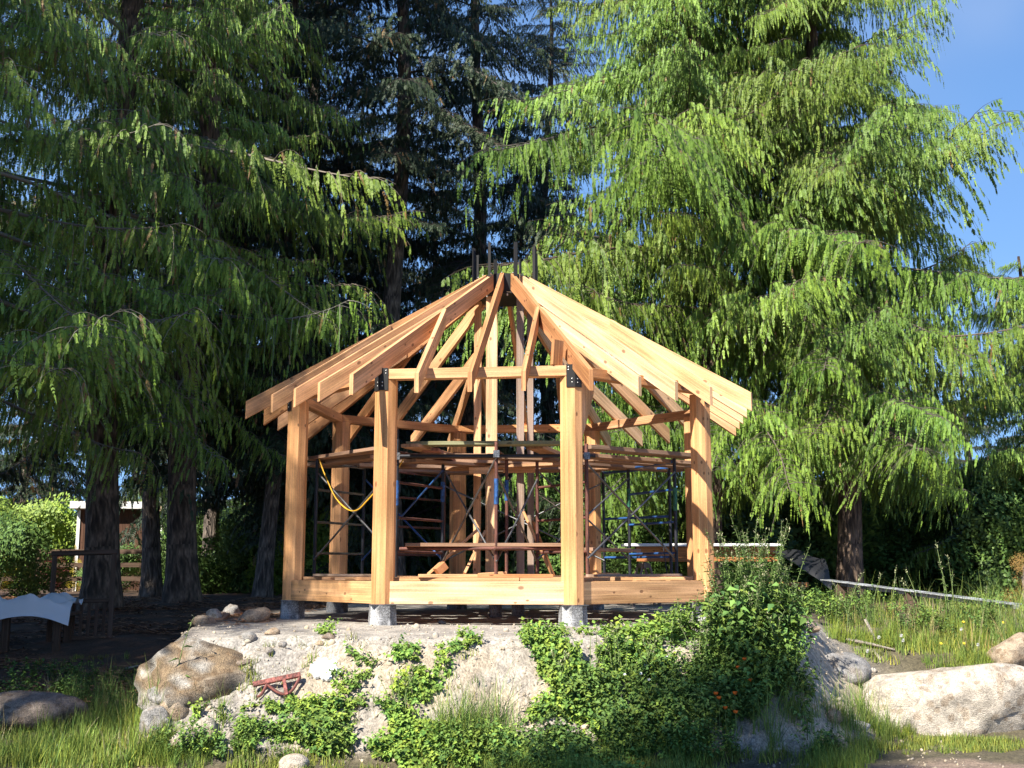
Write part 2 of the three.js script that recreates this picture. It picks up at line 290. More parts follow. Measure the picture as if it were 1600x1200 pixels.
  for (let i = 0; i < 8; i++) { // slotted angle upstands for the cupola
    const az = 22.5 + 45 * i, n = polar(az, 1, 0), t = V(n.z, 0, -n.x), q = polar(az, 0.46, 0), y0 = Y_RING - 0.06;
    const up = new THREE.Group(); up.name = 'upstand'; gz.add(up);
    mesh('flange', boardGeo(q.clone().addScaledVector(t, 0.02).setY(y0), q.clone().addScaledVector(t, 0.02).setY(y0 + 0.47), 0.04, 0.006, n), M.black, up);
    mesh('flange', boardGeo(q.clone().addScaledVector(n, -0.02).setY(y0), q.clone().addScaledVector(n, -0.02).setY(y0 + 0.47), 0.04, 0.006, t), M.black, up);
  }
  // a block and a tapered board left at the front right post
  { const b = polar(22.5, 2.62, 0), n = polar(45, 1, 0), t = V(n.z, 0, -n.x); b.addScaledVector(t, -0.2).addScaledVector(n, 0.03);
    mesh('blocking', boardGeo(V(b.x, 3.82, b.z), V(b.x + 0.02, 4.10, b.z), 0.14, 0.05, n), M.fir[2], gz);
    const s = new THREE.Shape(); s.moveTo(0, 0); s.lineTo(0.02, 0); s.lineTo(0.20, 0.52); s.lineTo(0.20, 0.66); s.lineTo(0, 0.66); s.closePath();
    let g = new THREE.ExtrudeGeometry(s, { depth: 0.04, bevelEnabled: false }); g = grainUV(g, V(0, 1, 0), [1.3, 0.4]);
    g.applyMatrix4(new THREE.Matrix4().makeBasis(t.clone().negate().multiplyScalar(-1), V(0, 1, 0), n)); const q = polar(22.5, RP, 0).addScaledVector(t, 0.125).addScaledVector(n, -0.02); g.translate(q.x, 3.03, q.z);
    mesh('knee_board', g, M.fir[1], gz); }
  // floor joists and loosely laid floor boards
  for (let k = -3; k <= 3; k++) { const x = k * 0.62, L = Math.sqrt(Math.max(0.2, 2.45 * 2.45 - x * x)) - 0.05; mesh('floor_joist', boardGeo(V(x, 1.36, -L), V(x, 1.36, L), 0.045, 0.2), M.fir[0], gz); }
  const r = rng(9);
  for (let k = -12; k <= 12; k++) {
    const z = k * 0.198; const lim = (zz) => Math.min(2.46, (RP * (Math.cos(Math.PI / 8) + Math.sin(Math.PI / 8)) * 0.985 - Math.abs(zz)));
    if ([-8, -3, 2, 6].includes(k)) continue;
    const L = lim(z) - 0.02; if (L < 0.3) continue;
    const cut = (r() - 0.5) * 1.4, j = (r() - 0.5) * 0.08;
    mesh('floor_board', boardGeo(V(-L + r() * 0.12, 1.489, z + j * 0.2), V(cut - 0.004, 1.489, z + j * 0.2), 0.165 + r() * 0.02, 0.038), pick(M.deck, k), gz);
    mesh('floor_board', boardGeo(V(cut + 0.004, 1.489, z - j * 0.1), V(L - r() * 0.12, 1.489, z - j * 0.1), 0.165 + r() * 0.02, 0.038), pick(M.deck, k + 1), gz);
  }
}
// concrete piers: eight under the posts, two in the middle
{
  const spots = []; for (let i = 0; i < 8; i++) spots.push([polar(22.5 + 45 * i, RP, 0).applyAxisAngle(V(0, 1, 0), TH), i]);
  const names = ['right front post of the gazebo', 'post beside the tall weeds', 'right rear post', 'rear post', 'rear post', 'left rear post', 'shaded post on the tree side', 'front post beside the bare bank'];
  const pier = (c, w, label, top, group) => {
    const p = thing('concrete_pier', label, 'pier', group, V(c.x, 0, c.z)); p.rotation.y = TH;
    const y0 = H(c.x, c.z) - 0.06; let g = new THREE.CylinderGeometry(w * 0.50, w * 0.535, top - y0, 8, 1); g.rotateY(Math.PI / 8 * 0); g = boxUV(g, 2); g.computeVertexNormals(); g.translate(0, (top + y0) / 2, 0); mesh('pier_block', g, M.concrete, p);
    const f = new THREE.BoxGeometry(w * 0.95, 0.006, w * 0.95); f.rotateY(0.3); f.translate(0, top + 0.003, 0); mesh('base_plate', f, M.galv, p);
  };
  const lab = ['concrete pier under the gazebo post beside the leafy bank', 'concrete pier half hidden by weeds under a gazebo post', 'shaded concrete pier under a rear gazebo post', 'shaded concrete pier under a rear gazebo post', 'shaded concrete pier under a rear gazebo post', 'shaded concrete pier under a rear gazebo post', 'grey concrete pier under the dappled gazebo post beside the rocks', 'sunlit concrete pier on bare gravel under a front gazebo post'];
  spots.forEach(([c, i]) => pier(c, 0.30, lab[i], Y_PB - 0.006, (i >= 2 && i <= 5) ? 'rear piers under the gazebo' : 'piers under the gazebo posts'));
  pier(V(-0.12, 0, 0.25), 0.16, 'slim concrete pier under the middle of the gazebo floor', 1.25, 'middle piers'); pier(V(0.17, 0, -0.1), 0.16, 'slim concrete pier under the middle of the gazebo floor', 1.25, 'middle piers');
}

// ---------------------------------------------------------------- trees
const barkFn = (u, v) => { const a = tileNoise(u * 26 + 2 * tileNoise(u * 6, v * 6, 6, 63), v * 7, 26, 61), b = tileNoise(u * 60, v * 24, 60, 62), k = 0.35 + 0.55 * a * (0.6 + 0.6 * b); return [k, k * 0.97, k * 0.94]; };
const barkMap = dataTex(512, 512, barkFn, true, 2, 0.9), barkBump = dataTex(512, 512, barkFn, false, 2, 0.9);
M.bark = new THREE.MeshStandardMaterial({ color: lin(0.34, 0.25, 0.19), map: barkMap, bumpMap: barkBump, bumpScale: 0.03, roughness: 0.95 });
M.barkFir = new THREE.MeshStandardMaterial({ color: lin(0.42, 0.36, 0.32), map: barkMap, bumpMap: barkBump, bumpScale: 0.04, roughness: 0.95 });
M.limb = new THREE.MeshStandardMaterial({ color: lin(0.27, 0.22, 0.17), roughness: 0.9 });
M.limbFir = new THREE.MeshStandardMaterial({ color: lin(0.14, 0.11, 0.09), roughness: 0.95 });
M.leaf = new THREE.MeshStandardMaterial({ color: lin(1, 1, 1), vertexColors: true, roughness: 0.62, side: THREE.DoubleSide }); M.needle = M.leaf;

class Leaves { // collects leaf-sized faces with one colour each
  constructor() { this.p = []; this.c = []; this.i = []; }
  diamond(base, dir, side, len, w, col, bend = 0) {
    const n = this.p.length / 3, m = base.clone().addScaledVector(dir, len * 0.45), t = base.clone().addScaledVector(dir, len); t.y -= bend * len;
    const q = [base, m.clone().addScaledVector(side, w), m.clone().addScaledVector(side, -w), t];
    for (const v of q) { this.p.push(v.x, v.y, v.z); this.c.push(col[0], col[1], col[2]); }
    this.i.push(n, n + 1, n + 2, n + 1, n + 3, n + 2);
  }
  build() { let g = new THREE.BufferGeometry(); g.setAttribute('position', new THREE.Float32BufferAttribute(this.p, 3)); g.setAttribute('color', new THREE.Float32BufferAttribute(this.c, 3)); g.setIndex(this.i); g = g.toNonIndexed(); g.computeVertexNormals(); return g; }
}
const mixc = (a, b, t) => [lerp(a[0], b[0], t), lerp(a[1], b[1], t), lerp(a[2], b[2], t)];
// one bough, 4 m long along +x: a limb, side branches and hanging sprays
function bough(seed, o) {
  const r = rng(seed), leaves = new Leaves(), wood = [];
  const L = 4, wz = (r() - 0.5) * 0.5, wz2 = (r() - 0.5) * 0.3;
  const oa = o.a + (r() - 0.45) * o.va, ob = o.b * (0.6 + 0.8 * r());
  const axis = (s) => V(L * s * 0.97, L * (oa * s - ob * s * s + o.c * s * s * s), wz * Math.sin(s * 3) + wz2 * Math.sin(s * 7));
  const N = 12, ap = [], ar = []; for (let i = 0; i <= N; i++) { ap.push(axis(i / N)); ar.push(lerp(o.limb, 0.006, Math.pow(i / N, 0.8))); }
  wood.push(limbGeo(ap, ar, 6));
  const down = V(0, -1, 0);
  const spray = (base, out, len, col, so) => {
    const yaw = r() * Math.PI * 2, side = V(Math.cos(yaw), 0, Math.sin(yaw));
    const n = o.pairs, p = base.clone(), d = out.clone().multiplyScalar(o.sprayOut * so).addScaledVector(down, 1).addScaledVector(side, (r() - 0.5) * 0.5).normalize();
    for (let k = 0; k < n; k++) {
      const t = (k + 0.5) / n, q = p.clone().addScaledVector(d, len * t * 0.85); const ll = o.leaf * (0.65 + 0.6 * r()) * (1 - 0.45 * t);
      const tw = side.clone().addScaledVector(V(-side.z, 0, side.x), (r() - 0.5) * 0.9).normalize();
      for (const s of [-1, 1]) { const dir = tw.clone().multiplyScalar(s * o.open).addScaledVector(d, 1).normalize(); const nn = V().crossVectors(dir, tw).normalize(); const sd = V().crossVectors(nn, dir).normalize(); leaves.diamond(q, dir, sd, ll, o.lw * (0.8 + 0.4 * r()), mixc(col, o.tip, 0.25 * r() * t)); }
    }
    leaves.diamond(p.clone().addScaledVector(d, len * 0.75), d, side, len * 0.3, o.lw, col);
  };
  const n2 = o.sec;
  for (let i = 0; i < n2; i++) {
    const s = lerp(o.s0, 1, (i + r() * 0.8) / n2), b = axis(Math.min(1, s)), sg = i % 2 ? 1 : -1, ang = (o.ang + (r() - 0.5) * 30) * Math.PI / 180;
    const l2 = o.l2 * (1 - 0.62 * s) * Math.min(1, (s - o.s0) * 4 + 0.45) * (0.65 + 0.6 * r());
    const d0 = s > 0.97 ? V(1, 0.1, (r() - 0.5) * 0.5).normalize() : V(Math.cos(ang), o.up + (r() - 0.45) * 0.5, sg * Math.sin(ang)).normalize();
    const dr = o.droop * (0.35 + 1.2 * r()), so = 0.2 + 1.4 * r(), sl = 0.6 + 0.8 * r();
    const pt = (t) => b.clone().addScaledVector(d0, l2 * t).addScaledVector(down, dr * l2 * t * t);
    const pts = []; for (let k = 0; k <= 4; k++) pts.push(pt(k / 4)); wood.push(limbGeo(pts, [o.limb * 0.2, o.limb * 0.14, o.limb * 0.1, o.limb * 0.06, 0.002], 4));
    const ns = Math.max(3, Math.round(l2 / o.gap)), hue = r();
    for (let k = 0; k < ns; k++) {
      const t = (k + r()) / ns; if (t < 0.05) continue;
      const col = mixc(o.dark, o.light, clamp(hue * 0.55 + r() * 0.6, 0, 1));
      spray(pt(t), d0, o.spray * (0.35 + 1.25 * r() * r() + 0.3 * r()) * (1 - 0.2 * t) * sl, r() < o.dead ? [0.20, 0.12, 0.05] : col, so);
    }
  }
  const lg = leaves.build();
  const parts = wood.map(g => { const n = g.toNonIndexed(), q = new THREE.BufferGeometry(), c = new Float32Array(n.attributes.position.count * 3); for (let i = 0; i < c.length; i += 3) { c[i] = o.wood[0]; c[i + 1] = o.wood[1]; c[i + 2] = o.wood[2]; } q.setAttribute('position', n.attributes.position); q.setAttribute('normal', n.attributes.normal); q.setAttribute('color', new THREE.BufferAttribute(c, 3)); return q; });
  return mergeGeometries([lg, ...parts]);
}
const cedarO = { wood: [0.12, 0.10, 0.08], va: 0.6, a: 0.16, b: 0.66, c: 0.44, limb: 0.034, sec: 64, s0: 0.05, ang: 60, l2: 1.65, up: 0.18, droop: 0.85, gap: 0.066, spray: 0.36, sprayOut: 0.14, pairs: 10, leaf: 0.060, lw: 0.0088, open: 0.5, dark: [0.048, 0.122, 0.017], light: [0.215, 0.345, 0.042], tip: [0.32, 0.44, 0.062], dead: 0.012 };
const cedarBareO = { ...cedarO, sec: 38, s0: 0.24, gap: 0.08, limb: 0.045, dead: 0.025, wood: [0.19, 0.17, 0.14] };
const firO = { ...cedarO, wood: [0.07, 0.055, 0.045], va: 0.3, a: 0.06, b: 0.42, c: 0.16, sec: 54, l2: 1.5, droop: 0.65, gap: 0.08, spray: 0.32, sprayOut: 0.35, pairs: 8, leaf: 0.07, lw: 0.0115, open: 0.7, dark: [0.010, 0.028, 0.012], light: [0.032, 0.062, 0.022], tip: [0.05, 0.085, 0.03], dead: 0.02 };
const B = { cedar: [1, 2, 3, 4, 5, 6, 7].map(s => bough(100 + s, cedarO)), bare: [1, 2, 3, 4, 5].map(s => bough(200 + s, cedarBareO)), fir: [1, 2, 3, 4].map(s => bough(300 + s, firO)) };

function conifer(name, label, group, x, z, o) {
  const r = rng(o.seed), y0 = H(x, z) - 0.05, t = thing(name, label, 'tree', group, V(x, y0, z)), Ht = o.h;
  const lean = V((r() - 0.5) * 0.03, 1, (r() - 0.5) * 0.03);
  const cen = (h) => V(lean.x * h + 0.12 * Math.sin(h * 0.5 + o.seed), h, lean.z * h + 0.12 * Math.cos(h * 0.4 + o.seed));
  const tp = [], tr = []; for (let h = 0; h <= Ht; h += 0.5) { tp.push(cen(h)); tr.push(o.tr * Math.pow(1 - h / (Ht + 0.5), 0.85) * (1 + 0.4 * Math.exp(-h * 2.2))); }
  mesh('trunk', limbGeo(tp, tr, 14), o.kind === 'fir' ? M.barkFir : M.bark, t);
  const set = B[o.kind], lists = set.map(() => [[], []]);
  const up = V(0, 1, 0); let az = r() * 6.28, h = o.h0;
  while (h < Ht - 0.4) {
    az += 2.4 + (r() - 0.5) * 0.9;
    const f = (h - o.h0) / (Ht - o.h0); let rad = o.r * Math.pow(1 - f, o.pw || 0.75) * (0.55 + 0.62 * r()) * (o.low ? lerp(o.low, 1, sstep(0, 0.12, f)) : 1);
    if (o.reach) rad *= o.reach(az, h + y0);
    if (o.cut && h + y0 > o.cut) break;
    if (rad > 0.35 && !(o.front && Math.sin(az) < -0.35 && r() < 0.65)) {
      const sc = rad / 4, tilt = lerp(o.t0 ?? -0.12, o.t1 ?? 0.3, f) + (r() - 0.5) * 0.45;
      const dirq = new THREE.Quaternion().setFromAxisAngle(up, -az).multiply(new THREE.Quaternion().setFromAxisAngle(V(0, 0, 1), tilt)).multiply(new THREE.Quaternion().setFromAxisAngle(V(1, 0, 0), (r() - 0.5) * 0.3));
      const v = Math.floor(r() * set.length), s2 = lerp(sc, 1, 0.25); // small boughs keep leaves near their real size
      lists[v][0].push(new THREE.Matrix4().compose(cen(h), dirq, V(sc, lerp(sc, 1, 0.2), s2 * (0.85 + 0.3 * r()))));
      const k = 0.82 + 0.36 * r(), yel = r(); lists[v][1].push(lin(k * (0.92 + 0.22 * yel), k, k * (1.05 - 0.15 * yel)));
    }
    h += o.step * (0.6 + 0.8 * r());
  }
  lists.forEach(([m, c], i) => { if (!m.length) return; instanced('crown', set[i], M.leaf, m, c, t); });
  return t;
}
const X = (px, d) => d * ((px - 800) / FPX + YAW);
const tree = (name, label, group, px, d, o) => conifer(name, label, group, X(px, d), CAMZ - d, o);
// right: sunlit cedars behind the gazebo
tree('cedar_tree', 'bright sunlit cedar with drooping sprays rising straight behind the gazebo roof', 'sunlit cedars', 1112, 21.3, { seed: 11, kind: 'cedar', h: 23, cut: 15, h0: 3.3, r: 5.3, tr: 0.26, step: 0.125, pw: 0.62, low: 0.75, reach: (a, y) => { const c = Math.cos(a), zt = Math.sin(a); return zt > 0.3 && y < 7 ? 0.8 : c < -0.5 && y < 6 ? 0.75 : c < -0.75 && y > 8 && y < 12 ? 1.2 : 1; } });
tree('cedar_tree', 'bright sunlit cedar with sweeping limbs standing against open sky', 'sunlit cedars', 1322, 20.6, { seed: 12, kind: 'cedar', h: 20, cut: 15, h0: 2.5, r: 4.0, tr: 0.22, step: 0.12, pw: 0.72, low: 0.8 });
tree('cedar_tree', 'smaller sunlit cedar beside the meadow with boughs hanging to the weeds', 'sunlit cedars', 1630, 22.5, { seed: 13, kind: 'cedar', h: 7.4, h0: 1.5, r: 2.6, tr: 0.16, step: 0.11, pw: 0.7 });
// left: shaded cedars with bare grey limbs
tree('cedar_tree', 'cedar with pale bare limbs above the leaning wooden frame', 'shaded cedars', 160, 20.5, { seed: 21, kind: 'bare', h: 29, h0: 4.0, r: 4.8, tr: 0.30, step: 0.15, pw: 0.5, low: 0.8, t0: -0.15 });
tree('cedar_tree', 'shaded cedar trunk nearest the pile of grey planks', 'shaded cedars', 292, 21.5, { seed: 22, kind: 'bare', h: 29, h0: 4.0, r: 4.2, tr: 0.28, step: 0.16, pw: 0.5, low: 0.7, t0: -0.15 });
tree('cedar_tree', 'shaded cedar with drooping boughs over the tarp covered table', 'shaded cedars', -110, 16.5, { seed: 23, kind: 'bare', h: 19, h0: 4.0, r: 4.4, tr: 0.3, step: 0.13, pw: 0.6, t0: -0.15 });
// dark firs in the middle
const firs = [[612, 25, 27, 8.0, 3.8, 0.25], [735, 28, 26, 2.2, 4.4, 0.24], [478, 27.5, 26, 2.5, 4.6, 0.24], [425, 24.5, 20, 3.5, 3.2, 0.18], [850, 31, 19, 2.0, 4.2, 0.24], [560, 33, 15, 2.0, 4.6, 0.25], [238, 25, 23, 3.5, 4.0, 0.2], [668, 34, 13, 1.6, 4.6, 0.25], [340, 30, 24, 3, 4.2, 0.22]];
const firLab = ['dark fir with a tall straight bare trunk behind the gazebo peak', 'dark fir filling the gap beside the steel upstands', 'dark fir behind the shaded cedars', 'slender dark fir close behind the dappled gazebo post', 'dark fir showing between the bright cedar and the gazebo peak', 'distant dark fir seen through the gaps', 'slim dark trunked fir between two shaded cedars', 'distant low dark fir behind the rafters', 'distant dark fir behind the cedar trunks', 'distant low fir behind the bright cedar'];
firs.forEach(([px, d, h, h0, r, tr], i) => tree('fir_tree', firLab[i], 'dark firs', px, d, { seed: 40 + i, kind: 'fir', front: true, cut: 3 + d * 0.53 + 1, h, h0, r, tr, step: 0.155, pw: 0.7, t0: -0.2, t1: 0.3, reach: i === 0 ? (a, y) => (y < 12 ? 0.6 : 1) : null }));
// a belt of far trees closes the view under the crowns
const belt = [[-40, 44, 17], [40, 43, 12], [90, 48, 16], [215, 45, 14], [330, 44, 17], [450, 40, 15], [600, 45, 13], [760, 42, 11], [900, 41, 9.5], [1040, 44, 11], [1180, 38, 9], [1310, 37, 8.5], [1430, 41, 9], [1520, 36, 7.6], [1620, 42, 9.5]];
belt.forEach(([px, d, h], i) => tree('background_tree', 'far conifer in the belt of trees behind the garden', 'belt of far trees', px, d, { seed: 70 + i, kind: i % 3 ? 'fir' : 'cedar', h, front: true, h0: 0.6, r: 3.6, tr: 0.2, step: 0.22, pw: 0.6 }));
// tall trees beside the camera's view that shade the left side and part of the bank
conifer('cedar_tree', 'tall cedar whose crown shades the dark firs', 'shade trees', -13.6, 1.6, { seed: 31, kind: 'cedar', h: 21, h0: 3, r: 5.0, tr: 0.4, step: 0.10, pw: 0.4 });
conifer('cedar_tree', 'tall cedar beside the yard whose crown shades the forest floor', 'shade trees', -12.8, 6.4, { seed: 32, kind: 'cedar', h: 20.5, h0: 3, r: 4.7, tr: 0.35, step: 0.09, pw: 0.35 });
conifer('fir_tree', 'tall thin fir beside the yard that dapples the gazebo post', 'shade trees', -9.35, 9.3, { seed: 34, kind: 'fir', h: 18, h0: 7.5, r: 2.1, tr: 0.15, step: 0.2, pw: 0.3 });
conifer('fir_tree', 'young slender fir whose shadow falls on the foot of the bank', 'shade trees', -4.6, 14.2, { seed: 33, kind: 'fir', h: 12.2, h0: 8.2, r: 1.9, tr: 0.14, step: 0.06, pw: 0.4 });

// ---------------------------------------------------------------- scaffolding, planks, props
const gy = (p) => H(p.x, p.z);
{
  const FLOOR = 1.508, TOP = 2.985;
  const upr = { U1: [-2.40, 0.5], U1p: [-1.92, -0.5], U2: [-1.26, 1.74], U3: [-0.78, 0.74], U4: [-0.10, 2.02], U4p: [0.02, 1.02], U7: [0.95, 1.80], U5: [0.40, 0.84], U8: [2.16, 0.54], U8p: [1.68, -0.46], B1: [1.40, -1.2], B1p: [2.22, -0.35], B2: [-0.9, -1.9], B2p: [-1.62, -0.95] };
  const P = (k, y) => V(upr[k][0], y, upr[k][1]);
  function frame(parent, a, b, mat, rungMat, rungs, sleeve, over = [0.06, 0]) {
    const f = new THREE.Group(); f.name = 'end_frame'; parent.add(f);
    [a, b].forEach((k, i) => { mesh('upright', tubeGeo([P(k, FLOOR), P(k, TOP + over[i])], 0.0215, 1, 10), mat, f);
      if (sleeve) { mesh('coupling_sleeve', tubeGeo([P(k, 2.33 + i * 0.1), P(k, 2.62 + i * 0.06)], 0.027, 1, 10), sleeve, f); }
      mesh('foot_plate', (() => { const g = new THREE.BoxGeometry(0.1, 0.008, 0.1); g.translate(upr[k][0], FLOOR + 0.004, upr[k][1]); return g; })(), mat, f); });
    for (const y of rungs) mesh('rung', tubeGeo([P(a, y), P(b, y)], 0.0165, 1, 8), rungMat, f);
    return f;
  }
  function brace(parent, a, b, mat, y0 = 1.72, y1 = 2.82) {
    for (const [p, q] of [[y0, y1], [y1, y0]]) { const A = P(a, p), C = P(b, q), off = p < q ? 0.028 : -0.028; A.z += off; C.z += off; mesh('cross_brace', tubeGeo([A, C], 0.0125, 1, 8), mat, parent); }
    const m = P(a, (y0 + y1) / 2).add(P(b, (y0 + y1) / 2)).multiplyScalar(0.5), g = new THREE.CylinderGeometry(0.012, 0.012, 0.075, 8); g.rotateX(Math.PI / 2); g.translate(m.x, m.y, m.z); mesh('brace_pin', g, M.darkpipe, parent);
  }
  const R1 = [1.80, 2.19, 2.60, TOP - 0.03];
  const tL = thing('scaffold_tower', 'dark scaffold tower with blue and silver cross braces behind the dappled post', 'scaffolding', 'scaffold towers in the gazebo');
  frame(tL, 'U1', 'U1p', M.darkpipe, M.galv, R1, null); frame(tL, 'U2', 'U3', M.darkpipe, M.rust, R1, M.blue, [0.12, 0.02]); brace(tL, 'U1', 'U2', M.galv); brace(tL, 'U1p', 'U3', M.blue);
  const tC = thing('scaffold_tower', 'rusty red scaffold bay with low plank between the front posts', 'scaffolding', 'scaffold towers in the gazebo');
  frame(tC, 'U4', 'U4p', M.rust, M.rust, [1.83, TOP - 0.03], M.blue); 
  mesh('bearer', tubeGeo([P('U2', 1.83).add(V(0.05, 0, 0.06)), P('U4', 1.83).add(V(0, 0, 0.06))], 0.021, 1, 8), M.rust, tC); mesh('bearer', tubeGeo([P('U4', 1.83).add(V(0, 0, 0.06)), P('U7', 1.83).add(V(-0.05, 0, 0.06))], 0.021, 1, 8), M.rust, tC);
  brace(tC, 'U3', 'U4', M.galv, 1.68, 2.86); brace(tC, 'U4', 'U5', M.galv, 1.68, 2.7);
  const tR = thing('scaffold_tower', 'scaffold tower with long silver cross braces behind the right rim beam', 'scaffolding', 'scaffold towers in the gazebo');
  frame(tR, 'U7', 'U5', M.rust, M.rust, R1, null); frame(tR, 'U8', 'U8p', M.darkpipe, M.blue, R1, M.greenpipe); brace(tR, 'U7', 'U8', M.galv); brace(tR, 'U5', 'U8p', M.galv);
  const tB = thing('scaffold_tower', 'rear scaffold tower with a bright blue end frame', 'scaffolding', 'scaffold towers in the gazebo');
  frame(tB, 'B1', 'B1p', M.darkpipe, M.blue, [1.76, 2.3, TOP - 0.03], null); frame(tB, 'B2', 'B2p', M.rust, M.rust, R1, null); brace(tB, 'B1', 'B2', M.galv);
  // planks
  const pl = (A, C, w, t, mat, label, tiltUp) => single('scaffold_plank', boardGeo(A, C, w, t, tiltUp || V(0, 1, 0), 0.003), mat, label, 'plank', 'planks on the scaffolding');
  const lv = (a, y) => { a.y = y; return a; };
  pl(lv(at(636, 704, 13.2), 3.035), lv(at(874, 703, 13.15), 3.04), 0.24, 0.042, M.plankGreen, 'long green stained plank on top of the front scaffold bay');
  pl(lv(at(640, 712, 13.0), 3.0), lv(at(692, 706, 14.0), 2.995), 0.22, 0.038, M.plank[2], 'short pale plank with a worn end under the green plank');
  pl(lv(at(672, 706, 13.35), 2.99), lv(at(700, 710, 14.6), 2.975), 0.2, 0.038, M.plankRed, 'reddish plank beside the short pale plank');
  pl(lv(at(655, 722, 13.6), 2.955), lv(at(872, 714, 14.3), 2.95), 0.24, 0.04, M.plank[1], 'weathered plank crossing below the green plank');
  pl(lv(at(640, 735, 13.9), 2.91), lv(at(810, 718, 15.4), 2.95), 0.22, 0.04, M.plank[0], 'grey plank running back past the roof prop');
  pl(lv(at(700, 738, 15.0), 2.90), lv(at(880, 726, 14.6), 2.93), 0.24, 0.04, M.plank[2], 'light brown plank behind the roof prop');
  pl(lv(at(835, 712, 13.3), 3.02), lv(at(868, 706, 14.4), 3.03), 0.2, 0.05, M.plank[2], 'short thick plank end lying on the weathered plank');
  pl(lv(at(488, 727, 14.8), 3.01), lv(at(598, 712, 13.5), 3.01), 0.24, 0.042, M.plank[0], 'front plank on the dark scaffold tower beside the dappled post');
  pl(lv(at(500, 738, 15.8), 3.01), lv(at(665, 730, 14.9), 3.0), 0.26, 0.042, M.plank[1], 'brown plank on the far side of the dark scaffold tower');
  pl(lv(at(912, 709, 13.4), 3.02), lv(at(1084, 721, 14.5), 3.02), 0.28, 0.05, M.plank[1], 'wide brown plank above the long silver braces');
  pl(lv(at(918, 728, 14.4), 2.97), lv(at(1076, 737, 15.4), 2.97), 0.24, 0.042, M.plank[0], 'weathered plank behind the wide brown plank');
  pl(lv(at(925, 742, 16.1), 3.0), lv(at(1070, 727, 15.6), 3.0), 0.24, 0.042, M.plank[2], 'pale plank over the blue end frame');
  pl(lv(at(735, 745, 16.6), 3.01), lv(at(940, 742, 16.4), 3.01), 0.3, 0.042, M.plank[1], 'wide brown plank at the back of the platform');
  pl(lv(at(600, 745, 16.4), 3.0), lv(at(742, 742, 16.8), 3.0), 0.3, 0.042, M.plank[1], 'wide brown plank at the rear beside the dark tower');
  pl(lv(at(634, 853, 13.1), 1.872), lv(at(884, 853, 13.15), 1.872), 0.25, 0.04, M.plank[0], 'long low grey plank on the red pipe bearer');
  pl(lv(at(914, 858, 14.0), 1.84), lv(at(990, 858, 15.1), 1.84), 0.22, 0.04, M.plank[0], 'low plank on the silver braced tower');
  const more = [[610, 732, 13.9, 780, 726, 13.9, 1, 'brown plank behind the worn pale plank'], [640, 724, 14.6, 905, 727, 14.9, 0, 'long weathered plank across the middle of the platform'], [690, 741, 15.7, 930, 738, 15.6, 1, 'long brown plank behind the roof prop'], [560, 733, 15.2, 700, 738, 15.5, 1, 'brown plank bridging from the dark tower to the rear'], [890, 733, 14.9, 1060, 741, 15.9, 1, 'brown plank beside the pale plank of the blue end frame'], [905, 718, 13.9, 1080, 729, 14.9, 0, 'weathered plank next to the wide brown plank'], [484, 733, 15.2, 592, 722, 14.0, 0, 'weathered plank next to the front plank on the dark tower']];
  more.forEach(([a, b, d1, c, e2, d2, m, l], i) => pl(lv(at(a, b, d1), 2.965 + 0.004 * (i % 3)), lv(at(c, e2, d2), 2.962 + 0.004 * (i % 2)), 0.26, 0.045, M.plank[m], l));
  const ledger = thing('scaffold_ledger', 'long dark ledger pipe under the platform planks across the front bay', 'pipe'); mesh('pipe', tubeGeo([P('U2', 2.90).add(V(-0.1, 0, 0.05)), P('U7', 2.90).add(V(0.1, 0, 0.05))], 0.022, 1, 8), M.darkpipe, ledger); for (const k of ['U2', 'U4', 'U7']) mesh('coupler', (() => { const q = new THREE.BoxGeometry(0.07, 0.08, 0.09); const p = P(k, 2.90); q.translate(p.x, p.y, p.z + 0.03); return q; })(), M.galv, ledger);
  // temporary prop of sawn boards under the steel ring
  const pr = thing('roof_prop', 'tall temporary prop of sawn boards standing under the steel ring', 'prop');
  const vb = (px, d, w, y0, y1, m, dz = 0) => { const a = at(px, 700, d); mesh('upright', boardGeo(V(a.x, y0, a.z), V(a.x + dz, y1, a.z), w, 0.042, V(0, 0, 1)), m, pr); };
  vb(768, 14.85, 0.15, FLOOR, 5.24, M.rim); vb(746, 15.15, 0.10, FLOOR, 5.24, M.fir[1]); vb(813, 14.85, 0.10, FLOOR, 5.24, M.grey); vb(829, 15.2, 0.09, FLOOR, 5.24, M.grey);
  const hb = (a, c, w, h, m, n) => mesh(n || 'block', boardGeo(a, c, w, h), m, pr);
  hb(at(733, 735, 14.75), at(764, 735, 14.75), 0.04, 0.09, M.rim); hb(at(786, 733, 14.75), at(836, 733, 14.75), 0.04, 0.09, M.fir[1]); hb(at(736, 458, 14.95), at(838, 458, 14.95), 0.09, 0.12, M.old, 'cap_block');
  const kick = (a, c, m) => mesh('diagonal_brace', boardGeo(a, c, 0.035, 0.085, V(0, 0, 1)), m, pr);
  kick(V(-0.98, 1.53, 0.4), at(748, 826, 14.8), M.fir[1]); kick(at(725, 898, 14.2), at(757, 832, 14.7), M.fir[1]); kick(V(0.6, 1.53, 0.3), at(818, 800, 14.8), M.fir[0]); kick(at(865, 898, 15.4), at(833, 815, 15.1), M.fir[2]);
  // loose lumber on the floor
  const off = (A, C, w, h, m, l) => single('lumber_offcut', boardGeo(A, C, w, h), m, l, 'lumber', 'offcuts on the gazebo floor');
  const fy = FLOOR + 0.02;
  off(V(-0.95, fy, 2.38), V(-0.2, fy, 2.30), 0.09, 0.035, M.fir[1], 'pale board lying along the front edge of the floor');
  off(V(-0.3, fy, 2.36), V(0.52, fy, 2.28), 0.14, 0.035, M.fir[2], 'wider brown board lying along the front edge of the floor');
